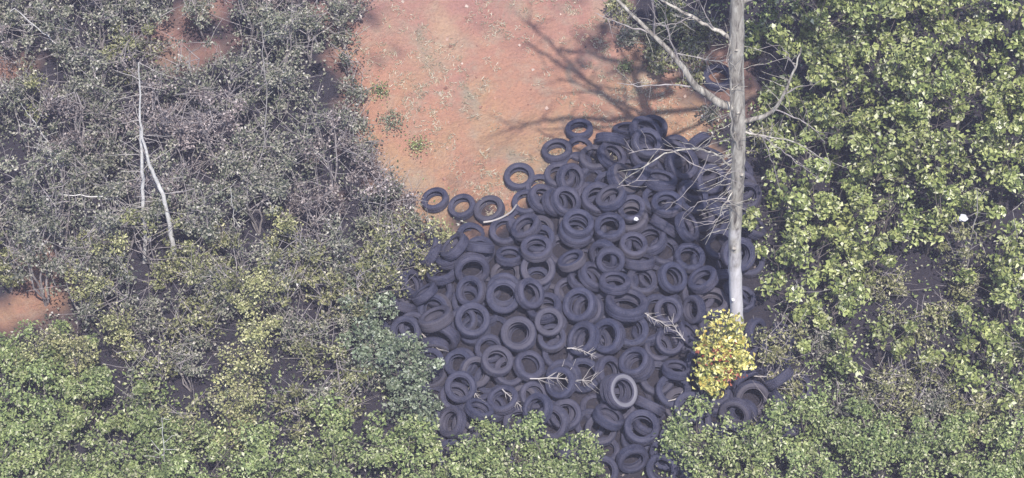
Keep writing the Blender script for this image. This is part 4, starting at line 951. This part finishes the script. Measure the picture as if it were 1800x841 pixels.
# ---------- undergrowth, grass ----------
def scatter(n, x0, x1, y0, y1): 
    return rng.uniform(x0, x1, n), rng.uniform(y0, y1, n)
def ground_leaves(name, n, mat, L, hmax, keep, label, cat, box=(-13, 13, -11, 14), up=.8):
    x, y = scatter(n, *box); k = keep(x, y); x, y = x[k], y[k]
    z = ground_z(x, y)+rng.random(len(x))**1.5*hmax+.01
    g = Geo(); N = rng.normal(size=(len(x), 3))*.6+[0, -.2, up]
    l = L*rng.uniform(.5, 1.3, len(x)); g.leaves(np.stack([x, y, z], 1), N, l, l*.6)
    o = put(name, g.mesh(name, [mat]), None, label, cat, None, 'stuff'); return o
def wild(x, y):
    d = np.sin(x*1.7+y*.9)+np.sin(y*2.3-x*.8)+.8*np.sin(x*4.1+2*y)
    gap = np.zeros(len(x), bool)
    for gx, gy, r in ((1650, 510, .8), (1350, 130, .9), (300, 520, .7), (530, 660, .6), (180, 615, .4), (1590, 480, .6)):
        q = at(gx, gy); gap |= np.hypot(x-q.x, y-q.y) < r
    return (clayness(x, y) < .3) & (poly_dist(x, y, PILEW) < -.1) & (rng.random(len(x)) < .55+.25*d) & (~gap | (rng.random(len(x)) < .3))
ground_leaves('undergrowth', 130000, LEAF['brush'], .075, .25, lambda x, y: wild(x, y) & ((x < -1) | (rng.random(len(x)) < .4)), 'low grey-green undergrowth covering the ground between the shrubs', 'undergrowth')
ground_leaves('ground_vines', 110000, LEAF['soft'], .085, .35, lambda x, y: wild(x, y) & ((x > 3) | (y < -3)), 'green vines creeping over the ground among the bushes', 'vines')
ground_leaves('leaf_litter', 9000, LEAF['pink'], .06, .02, lambda x, y: (poly_dist(x, y, PILEW) < 0) & (clayness(x, y) < .6), 'fallen dead leaves on the soil', 'leaf litter')
# dry grass tufts on the clay slope
g = Geo(); tx, ty = scatter(4200, -4.5, 5, 0, 12); cl = poly_dist(tx, ty, CLAYW)
dn = np.sin(tx*1.3+1)*np.sin(ty*1.1+.5)+.6*np.sin(tx*3.7+ty*2.9)
k = (cl > .1) & (rng.random(len(tx)) < np.clip(.22+.36*dn, .03, 1)); tx, ty = tx[k], ty[k]
cxs = np.repeat(tx, 14)+rng.normal(size=len(tx)*14)*.06; cys = np.repeat(ty, 14)+rng.normal(size=len(tx)*14)*.06
N = rng.normal(size=(len(cxs), 3)); N[:, 2] *= .6
g.leaves(np.stack([cxs, cys, ground_z(cxs, cys)+.03], 1), N, rng.uniform(.05, .15, len(cxs)), .017)
put('dry_grass', g.mesh('dry_grass', [LEAF['straw']]), None, 'tufts of pale dry grass scattered over the red clay slope', 'grass', None, 'stuff')
ground_leaves('weeds', 14000, LEAF['soft'], .06, .05, lambda x, y: (poly_dist(x, y, CLAYW) > -.3) & (poly_dist(x, y, CLAYW) < 1.1*rng.random(len(x))) & (x < -1.0) & (np.sin(x*5+y*3)+np.sin(y*4-x*2) > .1) & (poly_dist(x, y, PILEW) < 0), 'thin green weeds along the left margin of the clay', 'weeds')
for k, (x, y, R, lab) in enumerate(((690, 222, .3, 'small grey-green weed on the left part of the clay slope'), (735, 262, .22, 'tiny dark-leaved weed low on the clay, left side'), (1100, 125, .16, 'tiny weed on the clay between the shadows of the branches'), (668, 165, .2, 'sprig of weed at the upper left margin of the clay'))):
    root = thing('weed', at(x, y), lab, 'weed'); g = Geo()
    for _ in range(8):
        e = rng.normal(size=3)*[R*.6, R*.6, .05]+[0, 0, .16]; g.tube(wander([0, 0, 0], e, 4, .05), np.linspace(.006, .003, 4), 3)
    put('stems', g.mesh('stems', [BARK_DULL]), root)
    g = Geo(); q = rng.normal(size=(int(700*R), 3))*[R*.55, R*.55, .06]+[0, 0, .14]; q[:, 2] = abs(q[:, 2]); g.leaves(q, rng.normal(size=q.shape)*.5+[0, 0, 1], .05, .03)
    put('leaves', g.mesh('leaves', [LEAF['teal' if k == 0 else 'soft']]), root)

# ---------- air ----------
hz, t, b = nodes('hazy_air'); t.nodes.remove(b)
pv = t.nodes.new('ShaderNodeVolumePrincipled'); pv.inputs['Density'].default_value = HAZE; pv.inputs['Color'].default_value = (.78, .76, 1.0, 1); pv.inputs['Anisotropy'].default_value = 0.0
t.links.new(pv.outputs[0], t.nodes['Material Output'].inputs['Volume'])
bm = bmesh.new(); bmesh.ops.create_cube(bm, size=1)
zt = CAM.z+1.5; zb = -9.5
for v in bm.verts: v.co = Vector((v.co.x*1300, v.co.y*1300, zb+(v.co.z+.5)*(zt-zb)))
m = bpy.data.meshes.new('haze'); bm.to_mesh(m); bm.free(); m.materials.append(hz); put('haze', m, None, 'thin bluish haze in the air over the whole place', 'haze', None, 'stuff')
